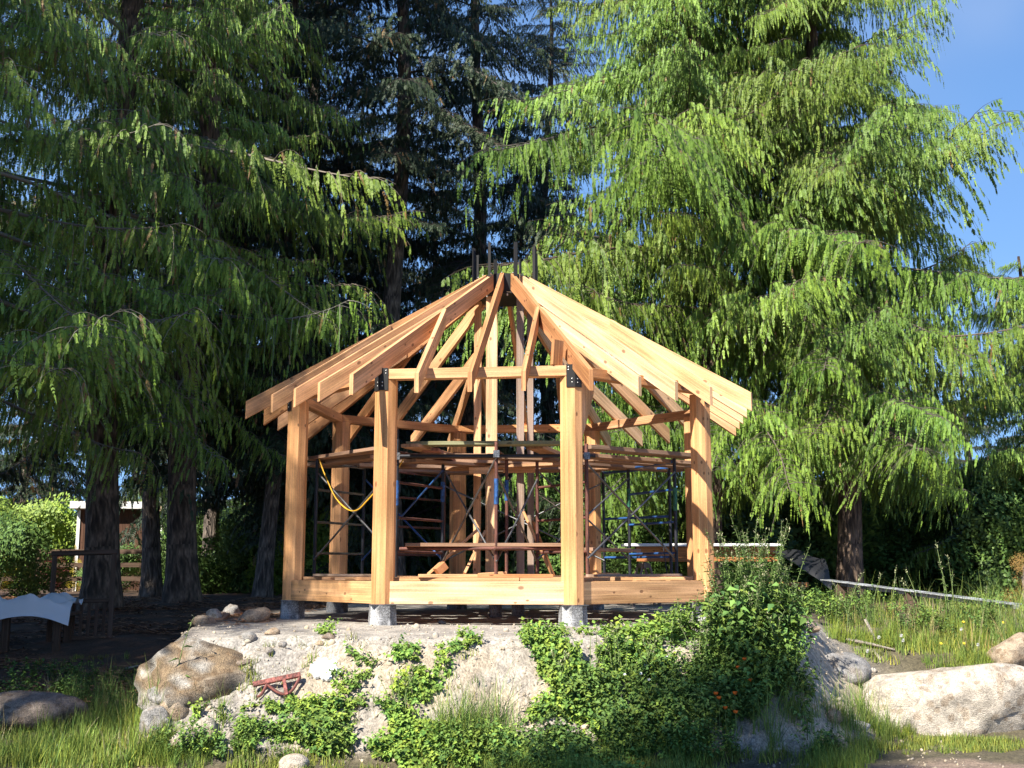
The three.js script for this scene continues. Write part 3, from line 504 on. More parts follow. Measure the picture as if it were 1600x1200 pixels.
  off(V(-0.77, fy + 0.04, 2.05), V(-0.68, fy + 0.12, 2.0), 0.09, 0.09, M.fir[2], 'square block tipped on the front floor boards');
  off(V(0.98, fy, 2.0), V(2.1, fy, 0.9), 0.18, 0.03, M.grey, 'grey board lying beside the right rim beam');
  off(V(-2.3, fy, 0.75), V(-1.4, fy, 1.75), 0.18, 0.03, M.grey, 'grey board lying beside the dappled rim beam');
  off(V(1.2, fy, 0.4), V(1.45, fy, 0.2), 0.09, 0.05, M.fir[1], 'short pale offcut under the silver braces');
  off(V(-0.3, fy, 1.4), V(0.0, fy + 0.02, 1.25), 0.09, 0.05, M.fir[1], 'short offcut beside the red upright');
  // yellow cord hanging in the left bay, thin rod on the right
  single('extension_cord', tubeGeo([at(497, 712, 14.5), at(502, 727, 14.45), at(512, 752, 14.3), at(526, 780, 14.1), at(545, 797, 13.9), at(560, 796, 13.7), at(573, 783, 13.6), at(590, 765, 13.5), at(615, 742, 13.4), at(630, 718, 13.35)], 0.0085, 60, 6), M.yellow, 'yellow cord looped from the dark scaffold tower', 'cord');
  single('metal_rod', tubeGeo([at(1034, 838, 14.2), V(at(1043, 900, 14.1).x, 1.5, at(1043, 900, 14.1).z)], 0.006, 1, 6), M.darkpipe, 'thin dark rod leaning in the bay of the silver braces', 'rod');
}
// ---------------------------------------------------------------- things behind and beside
{
  // lumber on sawhorses behind the gazebo
  const z0 = CAMZ - 19.2, xa = X(980, 19.2), xb = X(1212, 19.2), g0 = H((xa + xb) / 2, z0);
  const saw = (x, l) => { const t = thing('sawhorse', l, 'sawhorse', 'sawhorses under the lumber', V(x, H(x, z0), z0)); mesh('top_rail', boardGeo(V(0, 0.66, -0.45), V(0, 0.66, 0.45), 0.09, 0.09), M.grey, t); for (const zz of [-0.36, 0.36]) for (const s of [-1, 1]) mesh('leg', boardGeo(V(s * 0.05, 0.68, zz), V(s * 0.22, 0, zz), 0.035, 0.085, V(0, 0, 1)), M.grey, t); };
  saw(xa + 0.25, 'sawhorse seen through the silver braces'); saw(xb - 0.35, 'sawhorse hidden behind the tall weeds');
  const lb = (y, z, h, w, m, l, e = 0) => single('lumber_beam', boardGeo(V(xa + e, y, z0 + z), V(xb - e * 0.5, y, z0 + z), w, h), m, l, 'lumber', 'lumber on the sawhorses');
  const yt = g0 + 0.71;
  lb(yt + 0.125, 0.15, 0.24, 0.09, M.lumberOrange, 'deep orange beam lying on the sawhorses', 0.12); lb(yt + 0.10, -0.12, 0.19, 0.09, M.fir[0], 'brown beam behind the deep orange beam', 0.3);
  single('foam_sheet', boardGeo(V(xa - 0.1, yt + 0.275, z0 + 0.05), V(xb, yt + 0.275, z0 + 0.05), 0.6, 0.045), M.white, 'white sheet laid on top of the orange beams', 'sheet');
  // black cover slung over the end
  const s = []; const nU = 24, nV = 14, pos = [], idx = [];
  for (let j = 0; j <= nV; j++) for (let i = 0; i <= nU; i++) {
    const u = i / nU, v = j / nV, top = at(lerp(1195, 1288, u), lerp(858, 872, u * u) + 3 * Math.sin(u * 9), 18.9), bot = at(lerp(1215, 1300, Math.pow(u, 0.7)), lerp(866, 922, Math.pow(u, 0.8)), 18.4);
    const p = top.lerp(bot, v); p.z += 0.10 * Math.sin(v * Math.PI) + 0.04 * Math.sin(u * 14 + v * 5); pos.push(p.x, p.y, p.z);
  }
  for (let j = 0; j < nV; j++) for (let i = 0; i < nU; i++) { const a = j * (nU + 1) + i, b = a + 1, c = a + nU + 1, d = c + 1; idx.push(a, c, b, b, c, d); }
  const bg = new THREE.BufferGeometry(); bg.setAttribute('position', new THREE.Float32BufferAttribute(pos, 3)); bg.setIndex(idx); bg.computeVertexNormals();
  single('black_tarp', bg, M.blackTarp, 'black tarp hanging from the end of the white topped lumber', 'tarp');
  single('lumber_beam', boardGeo(at(1195, 912, 18.3), at(1262, 914, 17.9), 0.09, 0.07), M.lumberOrange, 'orange board sticking out below the black tarp', 'lumber', 'lumber on the sawhorses');
  // long silver rail on blocks
  M.alu = new THREE.MeshStandardMaterial({ color: lin(0.78, 0.82, 0.88), roughness: 0.55, map: speckMap });
  const A = at(1290, 906, 17.4), C = at(1588, 944, 14.2); const rt = thing('metal_rail', 'long silver metal rail sloping down through the meadow grass', 'rail');
  mesh('top_flange', boardGeo(A, C, 0.2, 0.014), M.alu, rt); mesh('web', boardGeo(A.clone().add(V(0, -0.036, 0.08)), C.clone().add(V(0, -0.036, 0.08)), 0.012, 0.055), M.alu, rt);
  for (const f of [0.1, 0.5, 0.9]) { const q = A.clone().lerp(C, f), y = gy(q); mesh('support_block', boardGeo(V(q.x, y - 0.03, q.z - 0.03), V(q.x, q.y - 0.012, q.z - 0.03), 0.14, 0.14, V(0, 0, 1)), M.old, rt); }
  // shaded table with a pale tarp on the left
  const tc = V(-7.3, 0, -2.0), ty = 0.98; const tb = thing('work_table', 'rough dark table standing in the shade under the cedars', 'table', null, V(tc.x, 0, tc.z)); tb.rotation.y = 0.15;
  for (let k = 0; k < 5; k++) mesh('table_board', boardGeo(V(-1.1, ty - 0.03, -0.4 + k * 0.2), V(0.95, ty - 0.03, -0.4 + k * 0.2), 0.19, 0.04), M.old, tb);
  for (const [x, z] of [[-0.95, -0.35], [-0.95, 0.35], [0.8, -0.35], [0.8, 0.35], [0.1, 0.35]]) mesh('leg', boardGeo(V(x, gy(V(tc.x + x, 0, tc.z + z)) - 0.04, z), V(x, ty - 0.05, z), 0.1, 0.1, V(0, 0, 1)), M.old, tb);
  { const n = 40, m = 26, p = [], ix = []; for (let j = 0; j <= m; j++) for (let i = 0; i <= n; i++) { const u = i / n, v = j / m; const x = -0.95 + 1.95 * u, z = -0.52 + 1.2 * v + 0.06 * Math.sin(u * 8); const over = Math.max(0, z - 0.47), fall = over * (0.85 + 0.6 * Math.sin(u * 5 + 1)); const c = 0.018 + 0.34 * Math.pow(fbm(u * 6, v * 5, 2.2, 3), 2) + 0.09 * Math.abs(Math.sin(u * 11 + v * 5)) * fbm(u * 3, 1, v * 3); p.push(x, ty + c * (1 - sstep(0, 0.1, over)) - fall + 0.006, Math.min(z, 0.49) + over * 0.35 + 0.012); }
    for (let j = 0; j < m; j++) for (let i = 0; i < n; i++) { const a = j * (n + 1) + i, b = a + 1, c = a + n + 1, d = c + 1; ix.push(a, c, b, b, c, d); } const g = new THREE.BufferGeometry(); g.setAttribute('position', new THREE.Float32BufferAttribute(p, 3)); g.setIndex(ix); g.computeVertexNormals();
    const t = single('crumpled_tarp', g, M.tarp, 'crumpled pale tarp spread on the dark table', 'tarp'); t.position.set(tc.x, 0, tc.z); t.rotation.y = 0.15; }
  // leaning wooden frame with slats
  const lf = thing('leaning_frame', 'dark slatted wooden frame leaning on the cedar trunk', 'frame', null, V(X(142, 17.6), gy(V(X(142, 17.6), 0, CAMZ - 17.6)) - 0.02, CAMZ - 17.6)); lf.rotation.set(-0.28, 0.2, 0.09);
  mesh('stile', boardGeo(V(-0.45, 0, 0), V(-0.45, 1.35, 0), 0.07, 0.05, V(0, 0, 1)), M.old, lf); mesh('stile', boardGeo(V(0.42, 0, 0), V(0.42, 1.35, 0), 0.07, 0.05, V(0, 0, 1)), M.old, lf);
  mesh('rail', boardGeo(V(-0.5, 1.38, 0.005), V(0.47, 1.38, 0.005), 0.06, 0.07), M.old, lf); mesh('rail', boardGeo(V(-0.41, 0.62, 0), V(0.38, 0.62, 0), 0.04, 0.06), M.old, lf); mesh('rail', boardGeo(V(-0.41, 0.05, 0), V(0.38, 0.05, 0), 0.04, 0.06), M.old, lf);
  for (let k = 0; k < 7; k++) { const x = -0.34 + k * 0.11; mesh('slat', boardGeo(V(x, 0.085, 0), V(x, 0.585, 0), 0.05, 0.02, V(0, 0, 1)), M.old, lf); }
  // planks and a pipe on the ground left of the pad
  const gp = [[255, 972, 12.9, 330, 945, 14.6, 0.14, M.grey, 'grey plank on the ground beside the rock pile'], [268, 985, 13.0, 345, 948, 14.7, 0.14, M.grey, 'grey plank lying next to another beside the rock pile'], [285, 985, 12.7, 352, 956, 14.3, 0.12, M.plank[1], 'brown plank half under the stones of the rock pile']];
  gp.forEach(([a, b, d, c, e, f, w, m, l]) => { const p = at(a, b, d), q = at(c, e, f); p.y = gy(p) + 0.05; q.y = gy(q) + 0.05; single('loose_plank', boardGeo(p, q, w, 0.04), m, l, 'plank', 'planks on the ground'); });
  { const p = at(200, 980, 15.5), q = at(285, 962, 15.2); p.y = gy(p) + 0.05; q.y = gy(q) + 0.12; single('metal_pipe', tubeGeo([p, q], 0.02, 1, 8), M.galv, 'pale pipe lying in the shade beside the ground planks', 'pipe'); }
  // garden house far left, rail fence in front of it
  const hs = thing('garden_house', 'small brown garden house with a white roof edge seen under the cedars', 'house', null, V(X(204, 34), 0, CAMZ - 34)); hs.rotation.y = 0.12; hs.scale.set(0.76, 1, 1); const hb = H(hs.position.x, hs.position.z);
  const wallMat = woodMat(0.13, 0.075, 0.05, 0.9); for (let k = 0; k < 15; k++) { const x = -1.4 + k * 0.2; if (k === 4 || k === 5) continue; mesh('wall_board', boardGeo(V(x, hb - 0.1, 1), V(x, hb + 2.3, 1), 0.195, 0.03, V(0, 0, 1)), wallMat, hs); }
  mesh('rear_wall', boardGeo(V(0, hb + 1.1, -1.2), V(0, hb + 1.1, 0.95), 2.7, 2.3), wallMat, hs);
  mesh('corner_trim', boardGeo(V(1.47, hb, 1.03), V(1.47, hb + 2.28, 1.03), 0.2, 0.04, V(0, 0, 1)), M.white, hs); mesh('corner_trim', boardGeo(V(-1.5, hb, 1.03), V(-1.5, hb + 2.28, 1.03), 0.12, 0.04, V(0, 0, 1)), M.white, hs);
  mesh('door', boardGeo(V(-0.5, hb, 1), V(-0.5, hb + 2.0, 1), 0.36, 0.03, V(0, 0, 1)), M.lumberOrange, hs);
  mesh('roof', boardGeo(V(0, hb + 2.42, -1.5), V(0, hb + 2.42, 1.35), 3.5, 0.2), M.white, hs);
  const fd = 28; for (let s0 = 0; s0 < 1; s0++) { const f = thing('rail_fence', 'dark three rail wooden fence in front of the garden house', 'fence', null, V(X(95, fd), 0, CAMZ - fd)); const fb = H(f.position.x, f.position.z); for (let k = 0; k < 5; k++) mesh('fence_post', boardGeo(V(-3 + k * 1.3, fb - 0.1, 0), V(-3 + k * 1.3, fb + 1.15, 0), 0.1, 0.1, V(0, 0, 1)), M.old, f); for (let k = 0; k < 4; k++) for (const y of [0.35, 0.68, 1.0]) mesh('fence_rail', boardGeo(V(-3 + k * 1.3 + 0.05, fb + y, 0.055), V(-3 + k * 1.3 + 1.25, fb + y, 0.055), 0.035, 0.11), M.old, f); }
}

// ---------------------------------------------------------------- rocks and small things on the bank
function rockGeo(seed, sx, sy, sz, rough = 0.35, det = 4, facets = 7, soft = 0.06) {
  let g = new THREE.IcosahedronGeometry(1, det); g.deleteAttribute('uv'); g.deleteAttribute('normal'); g = mergeVertices(g, 1e-4); const p = g.attributes.position, r = rng(seed), pl = [];
  for (let i = 0; i < facets; i++) { const n = V(r() - 0.5, r() - 0.5, r() - 0.5).normalize(); pl.push([n, 0.58 + r() * 0.28]); }
  const v = V(); for (let i = 0; i < p.count; i++) {
    v.fromBufferAttribute(p, i).normalize(); let k = 1; for (const [n, d] of pl) { const c = v.dot(n); if (c > 0.01) k = Math.min(k, d / c); }
    const n = fbm(v.x * 1.6 + seed, v.y * 1.6, v.z * 1.6, 4) - 0.5, n2 = fbm(v.x * 6 + seed, v.y * 6, v.z * 6, 3) - 0.5, cr = Math.abs(fbm(v.x * 2.3 + 9, v.y * 2.3 + seed, v.z * 2.3, 3) - 0.5);
    k = Math.min(1.02, lerp(k, 1, soft)) * (1 + rough * n + rough * 0.28 * n2 - rough * 0.16 * (1 - sstep(0, 0.03, cr)));
    p.setXYZ(i, v.x * k * sx, v.y * k * sy, v.z * k * sz);
  }
  g.computeVertexNormals(); return boxUV(g, 1.4);
}
const rockMat = (r, g, b) => new THREE.MeshStandardMaterial({ color: lin(r, g, b), map: rockMap, bumpMap: rockBump, bumpScale: 0.02, roughness: 0.95 });
const rockFn = (u, v) => { const a = tileNoise(u * 7, v * 7, 7, 81), b = tileNoise(u * 28, v * 28, 28, 82), c = tileNoise(u * 120, v * 120, 120, 83), d = tileNoise(u * 240, v * 240, 240, 84), st = sstep(0.55, 0.75, tileNoise(u * 11, v * 11, 11, 85)); const k = 0.76 + 0.22 * (a - 0.5) + 0.12 * (b - 0.5) + 0.22 * (c - 0.5) + 0.24 * (d - 0.5) - 0.10 * st; return [k + 0.01 * st, k - 0.015 * st, k - 0.04 * st]; };
const rockMap = dataTex(512, 512, rockFn, true), rockBump = dataTex(512, 512, rockFn, false);
M.rockPale = rockMat(0.84, 0.74, 0.62); M.rockTan = rockMat(0.66, 0.52, 0.38); M.rockGrey = rockMat(0.48, 0.46, 0.44); M.rockBrown = rockMat(0.44, 0.35, 0.28); M.rockWhite = rockMat(0.86, 0.84, 0.8);
function rock(px, py, sx, sy, sz, seed, mat, label, opt = {}) {
  const p = hitGround(px, py), m = single(opt.name || 'rock', rockGeo(seed, sx, sy, sz, opt.rough ?? 0.35, opt.det ?? 4, opt.facets ?? 7), mat, label, 'rock', opt.group || 'rocks on the bank');
  m.position.set(p.x, p.y + sy * (opt.lift ?? 0.35), p.z - sz * (opt.back ?? 0.3)); m.rotation.set(opt.rx || 0, opt.ry ?? seed, opt.rz || 0); return m;
}
rock(1515, 1150, 1.28, 0.46, 0.66, 41, M.rockPale, 'huge pale boulder with a flat top lying in the grass', { name: 'boulder', det: 6, ry: -0.08, rx: 0.06, rough: 0.34, lift: 0.55, facets: 16, back: 0.6 });
rock(1592, 1040, 0.34, 0.26, 0.3, 14, M.rockTan, 'rounded tan boulder behind the huge pale boulder', { name: 'boulder', det: 5 });
rock(30, 1142, 0.62, 0.26, 0.4, 5, M.rockBrown, 'low brown boulder at the edge of the grass under the cedars', { name: 'boulder', det: 5, ry: 0.3, rough: 0.25, lift: 0.5 });
// rough outcrop that the left end of the bank is made of
{ const p = hitGround(318, 1062), g = rockGeo(8, 0.95, 0.50, 0.80, 0.46, 6, 30, 0.0), q = g.attributes.position, col = new Float32Array(q.count * 3); for (let i = 0; i < q.count; i++) { const x = q.getX(i), y = q.getY(i), z = q.getZ(i), a = fbm(x * 3 + 4, y * 4, z * 3, 4), b = fbm(x * 9, y * 9 + 3, z * 9, 3); let c = mixc([0.42, 0.30, 0.18], [0.60, 0.56, 0.50], sstep(0.42, 0.58, a)); c = mixc(c, [0.16, 0.12, 0.09], sstep(0.54, 0.64, b) * 0.7); c = mixc(c, [0.85, 0.80, 0.72], sstep(0.60, 0.70, fbm(x * 5 + 9, y * 2, z * 5, 3))); col.set(c, i * 3); } g.setAttribute('color', new THREE.BufferAttribute(col, 3));
  const m = single('rock_outcrop', g, new THREE.MeshStandardMaterial({ vertexColors: true, map: rockMap, bumpMap: rockBump, bumpScale: 0.03, roughness: 0.95 }), 'broad craggy outcrop streaked brown and grey at the end of the bank', 'rock'); m.position.set(p.x, p.y - 0.06, p.z - 0.36); m.rotation.set(0.1, 0.5, -0.2); }
rock(262, 1090, 0.24, 0.15, 0.2, 46, M.rockGrey, 'grey angular rock at the foot of the craggy outcrop', { name: 'boulder', det: 5, rough: 0.6, facets: 14, lift: 0.1 });
rock(392, 972, 0.22, 0.12, 0.17, 7, M.rockTan, 'flat tan rock on top of the rock pile', { rz: 0.35, ry: 0.2, facets: 10 });
rock(335, 968, 0.13, 0.10, 0.12, 8, M.rockPale, 'pale pointed stone on the rock pile beside the grey planks', { facets: 10 });
rock(360, 962, 0.17, 0.11, 0.13, 9, M.rockGrey, 'grey stone between the pale pointed stone and the flat tan rock', { facets: 9 });
rock(318, 975, 0.14, 0.08, 0.11, 10, M.rockTan, 'tan stone leaning on the grey planks', { facets: 9 });
const pile = [[385, 1002, 0.09], [378, 1042, 0.07], [425, 992, 0.07], [420, 1020, 0.05], [362, 1078, 0.08], [515, 1000, 0.07], [500, 1008, 0.05], [440, 1010, 0.05]];
pile.forEach(([px, py, s], i) => rock(px, py, s * 1.2, s * 0.8, s, 200 + i, [M.rockGrey, M.rockBrown, M.rockTan, M.rockGrey][i % 4], 'small broken stone in the rubble below the rock pile', { facets: 10, det: 3, group: 'rubble below the rock pile', name: 'rubble_stone' }));
rock(242, 1142, 0.17, 0.15, 0.14, 15, M.rockGrey, 'grey lichen stone in the grass at the foot of the bank', { det: 5 });
rock(272, 1120, 0.14, 0.14, 0.12, 16, M.rockTan, 'tan stone behind the grey lichen stone', { det: 4 });
rock(285, 1168, 0.17, 0.13, 0.14, 17, M.rockPale, 'pale wedge stone in front of the grey lichen stone', { det: 4, facets: 10 });
rock(318, 1150, 0.12, 0.12, 0.1, 18, M.rockPale, 'pale upright stone behind the seeding grass', { det: 4 });
rock(458, 1206, 0.13, 0.10, 0.12, 19, M.rockPale, 'smooth round pale stone at the foot of the bank', { det: 5, facets: 2, rough: 0.12 });
rock(1302, 1128, 0.12, 0.10, 0.1, 20, M.rockTan, 'rounded tan stone at the end of the orange flowers', { det: 4 });
rock(1318, 1052, 0.34, 0.20, 0.26, 21, M.rockGrey, 'smooth grey slab on the bank beside the huge boulder', { det: 5, rough: 0.25, ry: 0.6, lift: 0.1 });
rock(1345, 1140, 0.1, 0.06, 0.08, 22, M.rockWhite, 'small white stone at the foot of the huge boulder', { det: 3 });
rock(1308, 1170, 0.13, 0.09, 0.1, 23, M.rockTan, 'brown stone half buried below the grey slab', { det: 4 });
rock(1262, 985, 0.16, 0.07, 0.12, 24, M.rockTan, 'flat tan stone on the crest beside the tall weeds', { det: 4 });
rock(790, 1070, 0.06, 0.05, 0.04, 25, M.rockWhite, 'small white pointed stone on the bare sandy bank', { det: 3, facets: 10 });
rock(862, 995, 0.1, 0.05, 0.07, 26, M.rockPale, 'pale stone on the crest in front of the right front pier', { det: 3 });
rock(690, 975, 0.05, 0.03, 0.05, 27, M.rockGrey, 'small grey stone on the gravel between the front piers', { det: 3 });
{ const r = rng(404); // loose stones spread over bank and pad: too many and too small to pick apart
  const gs = [0, 1, 2].map(i => rockGeo(500 + i, 1, 0.7, 0.9, 0.4, 1, 8)), lists = gs.map(() => [[], []]);
  for (let k = 0; k < 8000; k++) { const x = -4.6 + r() * 8.8, z = 2.4 + r() * 3.4; const bank = bankMask(x, z); if (r() > 0.25 + bank) continue; if (x < -3.4 && r() < 0.6) continue; const s = 0.005 + 0.016 * Math.pow(r(), 4) + (r() < 0.02 ? 0.025 : 0); const i = Math.floor(r() * 3);
    lists[i][0].push(new THREE.Matrix4().compose(V(x, H(x, z) + s * 0.25, z), new THREE.Quaternion().setFromEuler(new THREE.Euler(r() * 6, r() * 6, r() * 6)), V(s, s, s))); const c = 0.7 + 0.5 * r(), w = r(); lists[i][1].push(lin(c * lerp(0.75, 1.0, w), c * lerp(0.73, 0.86, w), c * lerp(0.7, 0.66, w))); }
  const pm = new THREE.MeshStandardMaterial({ color: lin(0.50, 0.47, 0.43), roughness: 0.95 });
  lists.forEach(([m, c], i) => instanced('loose_gravel', gs[i], pm, m, c, scene).userData.label = 'loose gravel and pebbles on the bank'); scene.children.filter(o => o.name.startsWith('loose_gravel')).forEach(o => { o.userData.category = 'gravel'; }); }
// white splash of plaster
{ const p = hitGround(507, 1050), q = hitGround(507, 1030), s = new THREE.Shape(), r = rng(66); const up = q.clone().sub(p).normalize(); for (let i = 0; i < 60; i++) { const a = i / 60 * 6.283, k = 0.03 + 0.17 * Math.pow(fbm(Math.cos(a) * 1.9 + 4, Math.sin(a) * 1.9, 1.7, 4), 1.2) + 0.012 * r(); const x = Math.cos(a) * k * 1.15, y = Math.sin(a) * k * 1.3; if (i) s.lineTo(x, y); else s.moveTo(x, y); } s.closePath();
  const g = new THREE.ExtrudeGeometry(s, { depth: 0.02, bevelEnabled: true, bevelSize: 0.006, bevelThickness: 0.006, bevelSegments: 2 }), X0 = V(1, 0, 0), Z0 = V().crossVectors(X0, up).normalize(); g.applyMatrix4(new THREE.Matrix4().makeBasis(X0, up, Z0)); g.translate(p.x, p.y + 0.02, p.z + 0.02); single('plaster_splash', g, M.white, 'ragged white splash of plaster stuck on the bank', 'plaster'); }
// red steel bracket lying on the bank
{ const c = hitGround(437, 1082), t = thing('steel_bracket', 'red painted steel bracket with curved braces lying on the bank', 'bracket', null, c.clone().add(V(0, 0.055, 0.03))); t.rotation.set(-0.55, 0.1, 0.28);
  mesh('top_bar', boardGeo(V(-0.22, 0.07, 0), V(0.2, 0.07, 0), 0.03, 0.045), M.redpaint, t); mesh('stem', boardGeo(V(0.05, -0.1, 0), V(0.05, 0.045, 0), 0.03, 0.05, V(0, 0, 1)), M.redpaint, t);
  const arc = (x0, x1, dip) => { const pts = []; for (let k = 0; k <= 10; k++) { const a = k / 10; pts.push(V(lerp(x0, x1, a), 0.045 - dip * Math.sin(a * Math.PI / 2), 0)); } mesh('curved_brace', limbGeo(pts, pts.map(() => 0.014), 6), M.redpaint, t); };
  arc(-0.1, 0.05, 0.13); arc(0.19, 0.05, 0.13); arc(-0.1, -0.2, 0.1); }
// sticks in the meadow
[[1322, 1003, 1398, 1020, 'straight pale stick lying in the meadow'], [1352, 972, 1368, 1003, 'thin pale stick standing against the straight stick'], [1365, 1022, 1376, 1036, 'short pale stick below the straight stick']].forEach(([a, b, c, d, l], i) => { const p = hitGround(a, b), q = i === 1 ? hitGround(c, d + 6).add(V(0, 0.03, 0)) : hitGround(c, d); if (i === 1) { const e = at(a, b, CAMZ - q.z + 0.1); p.copy(e); } p.y += 0.03; q.y += 0.03; single('stick', limbGeo([p, p.clone().lerp(q, 0.5).add(V(0, 0.008, 0)), q], [0.018, 0.016, 0.012], 7), M.rockPale, l, 'stick', 'sticks in the meadow'); });

// ---------------------------------------------------------------- plants
M.green = new THREE.MeshStandardMaterial({ color: lin(1, 1, 1), vertexColors: true, roughness: 0.75, side: THREE.DoubleSide });
function blade(L, base, dir, len, w, col, bend) { // grass blade: three tapering pieces
  const side = V(-dir.z, 0, dir.x); if (side.length() < 0.01) side.set(1, 0, 0); side.normalize(); const n = L.p.length / 3, N = 3;
  for (let k = 0; k <= N; k++) { const t = k / N, p = base.clone().addScaledVector(V(0, 1, 0), len * t * (1 - bend * 0.35 * t)).addScaledVector(dir, len * bend * t * t); const ww = w * (1 - t * 0.9); for (const s of [-1, 1]) { L.p.push(p.x + side.x * ww * s, p.y, p.z + side.z * ww * s); L.c.push(...col); } }
  for (let k = 0; k < N; k++) { const a = n + k * 2; L.i.push(a, a + 1, a + 2, a + 1, a + 3, a + 2); }
}
function leafShape(L, base, dir, up, len, w, col) { // pointed leaf folded along its rib
  const side = V().crossVectors(dir, up).normalize(), n = L.p.length / 3; const rib = (t, k) => base.clone().addScaledVector(dir, len * t).addScaledVector(up, k * len);
  const q = [rib(0, 0), rib(0.35, 0).addScaledVector(side, w).addScaledVector(up, 0.1 * len), rib(0.35, -0.04), rib(0.35, 0).addScaledVector(side, -w).addScaledVector(up, 0.1 * len), rib(1, -0.22)];
  for (const v of q) { L.p.push(v.x, v.y, v.z); L.c.push(...col); } L.i.push(n, n + 1, n + 2, n, n + 2, n + 3, n + 1, n + 4, n + 2, n + 2, n + 4, n + 3);
}
function tuft(seed, nb, len, w, c0, c1, spread) { const r = rng(seed), L = new Leaves(); for (let i = 0; i < nb; i++) { const a = r() * 6.283, d = V(Math.cos(a), 0, Math.sin(a)); blade(L, V((r() - 0.5) * spread, -0.02, (r() - 0.5) * spread), d, len * (0.45 + 0.7 * r()), w * (0.7 + 0.6 * r()), mixc(c0, c1, r()), 0.12 + 1.05 * r() * r()); } return L.build(); }
function sprig(seed, h, nl, ll, c0, c1, spread) { const r = rng(seed), L = new Leaves(); for (let s = 0; s < 3; s++) { const a0 = r() * 6.283, lean = V(Math.cos(a0), 0, Math.sin(a0)).multiplyScalar(spread * (0.3 + r())); const hh = h * (0.6 + 0.6 * r()); blade(L, V(0, -0.02, 0), lean.clone().normalize(), hh, 0.003, mixc(c0, [0.1, 0.1, 0.03], 0.5), spread * 0.6);
  for (let i = 0; i < nl; i++) { const t = 0.25 + 0.75 * (i + r()) / nl, p = V(0, hh * t, 0).addScaledVector(lean, hh * t * t); const a = r() * 6.283, d = V(Math.cos(a), 0.3 - 0.9 * r(), Math.sin(a)).normalize(), u = V((r() - 0.5) * 1.3, 1, (r() - 0.5) * 1.3 + 0.3); u.addScaledVector(d, -u.dot(d)).normalize(); leafShape(L, p, d, u, ll * (0.6 + 0.7 * r()), ll * (0.26 + 0.12 * r()), mixc(c0, c1, r())); } } return L.build(); }
const grassG = [1, 2, 3, 4].map(s => tuft(600 + s, 18, 0.26, 0.0042, [0.08, 0.17, 0.02], [0.27, 0.36, 0.06], 0.13)), tallG = [1, 2, 3].map(s => tuft(620 + s, 9, 0.55, 0.0042, [0.09, 0.19, 0.03], [0.27, 0.36, 0.09], 0.12)), lowG = [1, 2].map(s => tuft(640 + s, 18, 0.11, 0.005, [0.08, 0.16, 0.02], [0.28, 0.32, 0.06], 0.14)), strawG = [1, 2].map(s => tuft(650 + s, 8, 0.4, 0.003, [0.30, 0.26, 0.12], [0.45, 0.40, 0.22], 0.12));
const vineG = [1, 2, 3, 4].map(s => sprig(660 + s, 0.10, 9, 0.043, [0.07, 0.17, 0.022], [0.24, 0.38, 0.06], 1.1)), herbG = [1, 2, 3, 4].map(s => sprig(680 + s, 0.30, 14, 0.044, [0.05, 0.125, 0.022], [0.17, 0.29, 0.05], 0.5));
const bag = {};
const drop = (key, gs, p, s, r, tint, normalLean = 0) => { const b = bag[key] ||= { gs: [], l: [] }; const g = gs[Math.floor(r() * gs.length)]; let i = b.gs.indexOf(g); if (i < 0) { i = b.gs.length; b.gs.push(g); b.l.push([[], []]); } const q = new THREE.Quaternion().setFromEuler(new THREE.Euler((r() - 0.5) * 0.35 + normalLean, r() * 6.283, (r() - 0.5) * 0.35, 'XYZ')); b.l[i][0].push(new THREE.Matrix4().compose(p, q, V(s, s * (0.8 + 0.4 * r()), s))); const k = 0.62 + 0.6 * r(), yl = r(); b.l[i][1].push(lin(k * (0.85 + 0.5 * yl) * (tint?.[0] ?? 1), k * (0.95 + 0.12 * yl) * (tint?.[1] ?? 1), k * (1.15 - 0.4 * yl) * (tint?.[2] ?? 1))); };
const R = rng(2024);
// patches read off the photograph as ellipses on the ground: centre, half width, half height in pixels, how many
const patch = (key, gs, px, py, rx, ry, n, s0, s1, lean = 0, tint) => { for (let k = 0; k < n; k++) { const a = R() * 6.283, q = Math.sqrt(R()), p = hitGround(px + Math.cos(a) * rx * q, py + Math.sin(a) * ry * q); if (fbm(p.x * 2.6 + gs.length, 3.3, p.z * 3.4, 3) < 0.40 + 0.22 * R()) continue; drop(key, gs, p, lerp(s0, s1, R()), R, tint, lean); } };
// grass
patch('grass', grassG, 110, 1160, 170, 50, 1100, 0.6, 1.15); patch('grass', tallG, 170, 1110, 85, 32, 200, 0.5, 1.0); patch('grass', lowG, 120, 1180, 220, 40, 500, 0.7, 1.4); patch('grass', grassG, 330, 1185, 110, 25, 260, 0.5, 0.9); patch('grass', tallG, 330, 1140, 24, 20, 70, 0.5, 0.9); patch('grass', strawG, 150, 1130, 180, 60, 90, 0.5, 0.9);
patch('grass', tallG, 730, 1160, 85, 32, 170, 0.4, 1.0); patch('grass', lowG, 640, 1195, 220, 25, 450, 0.6, 1.2); patch('grass', grassG, 900, 1205, 200, 22, 300, 0.6, 1.0); patch('grass', lowG, 500, 1190, 160, 25, 250, 0.6, 1.2);
patch('grass', tallG, 1330, 1150, 70, 45, 220, 0.5, 0.9); patch('grass', grassG, 1395, 1125, 40, 35, 170, 0.5, 0.8); patch('grass', grassG, 1310, 1195, 80, 25, 220, 0.5, 0.9); patch('grass', lowG, 1480, 1168, 150, 12, 420, 0.5, 1.1);
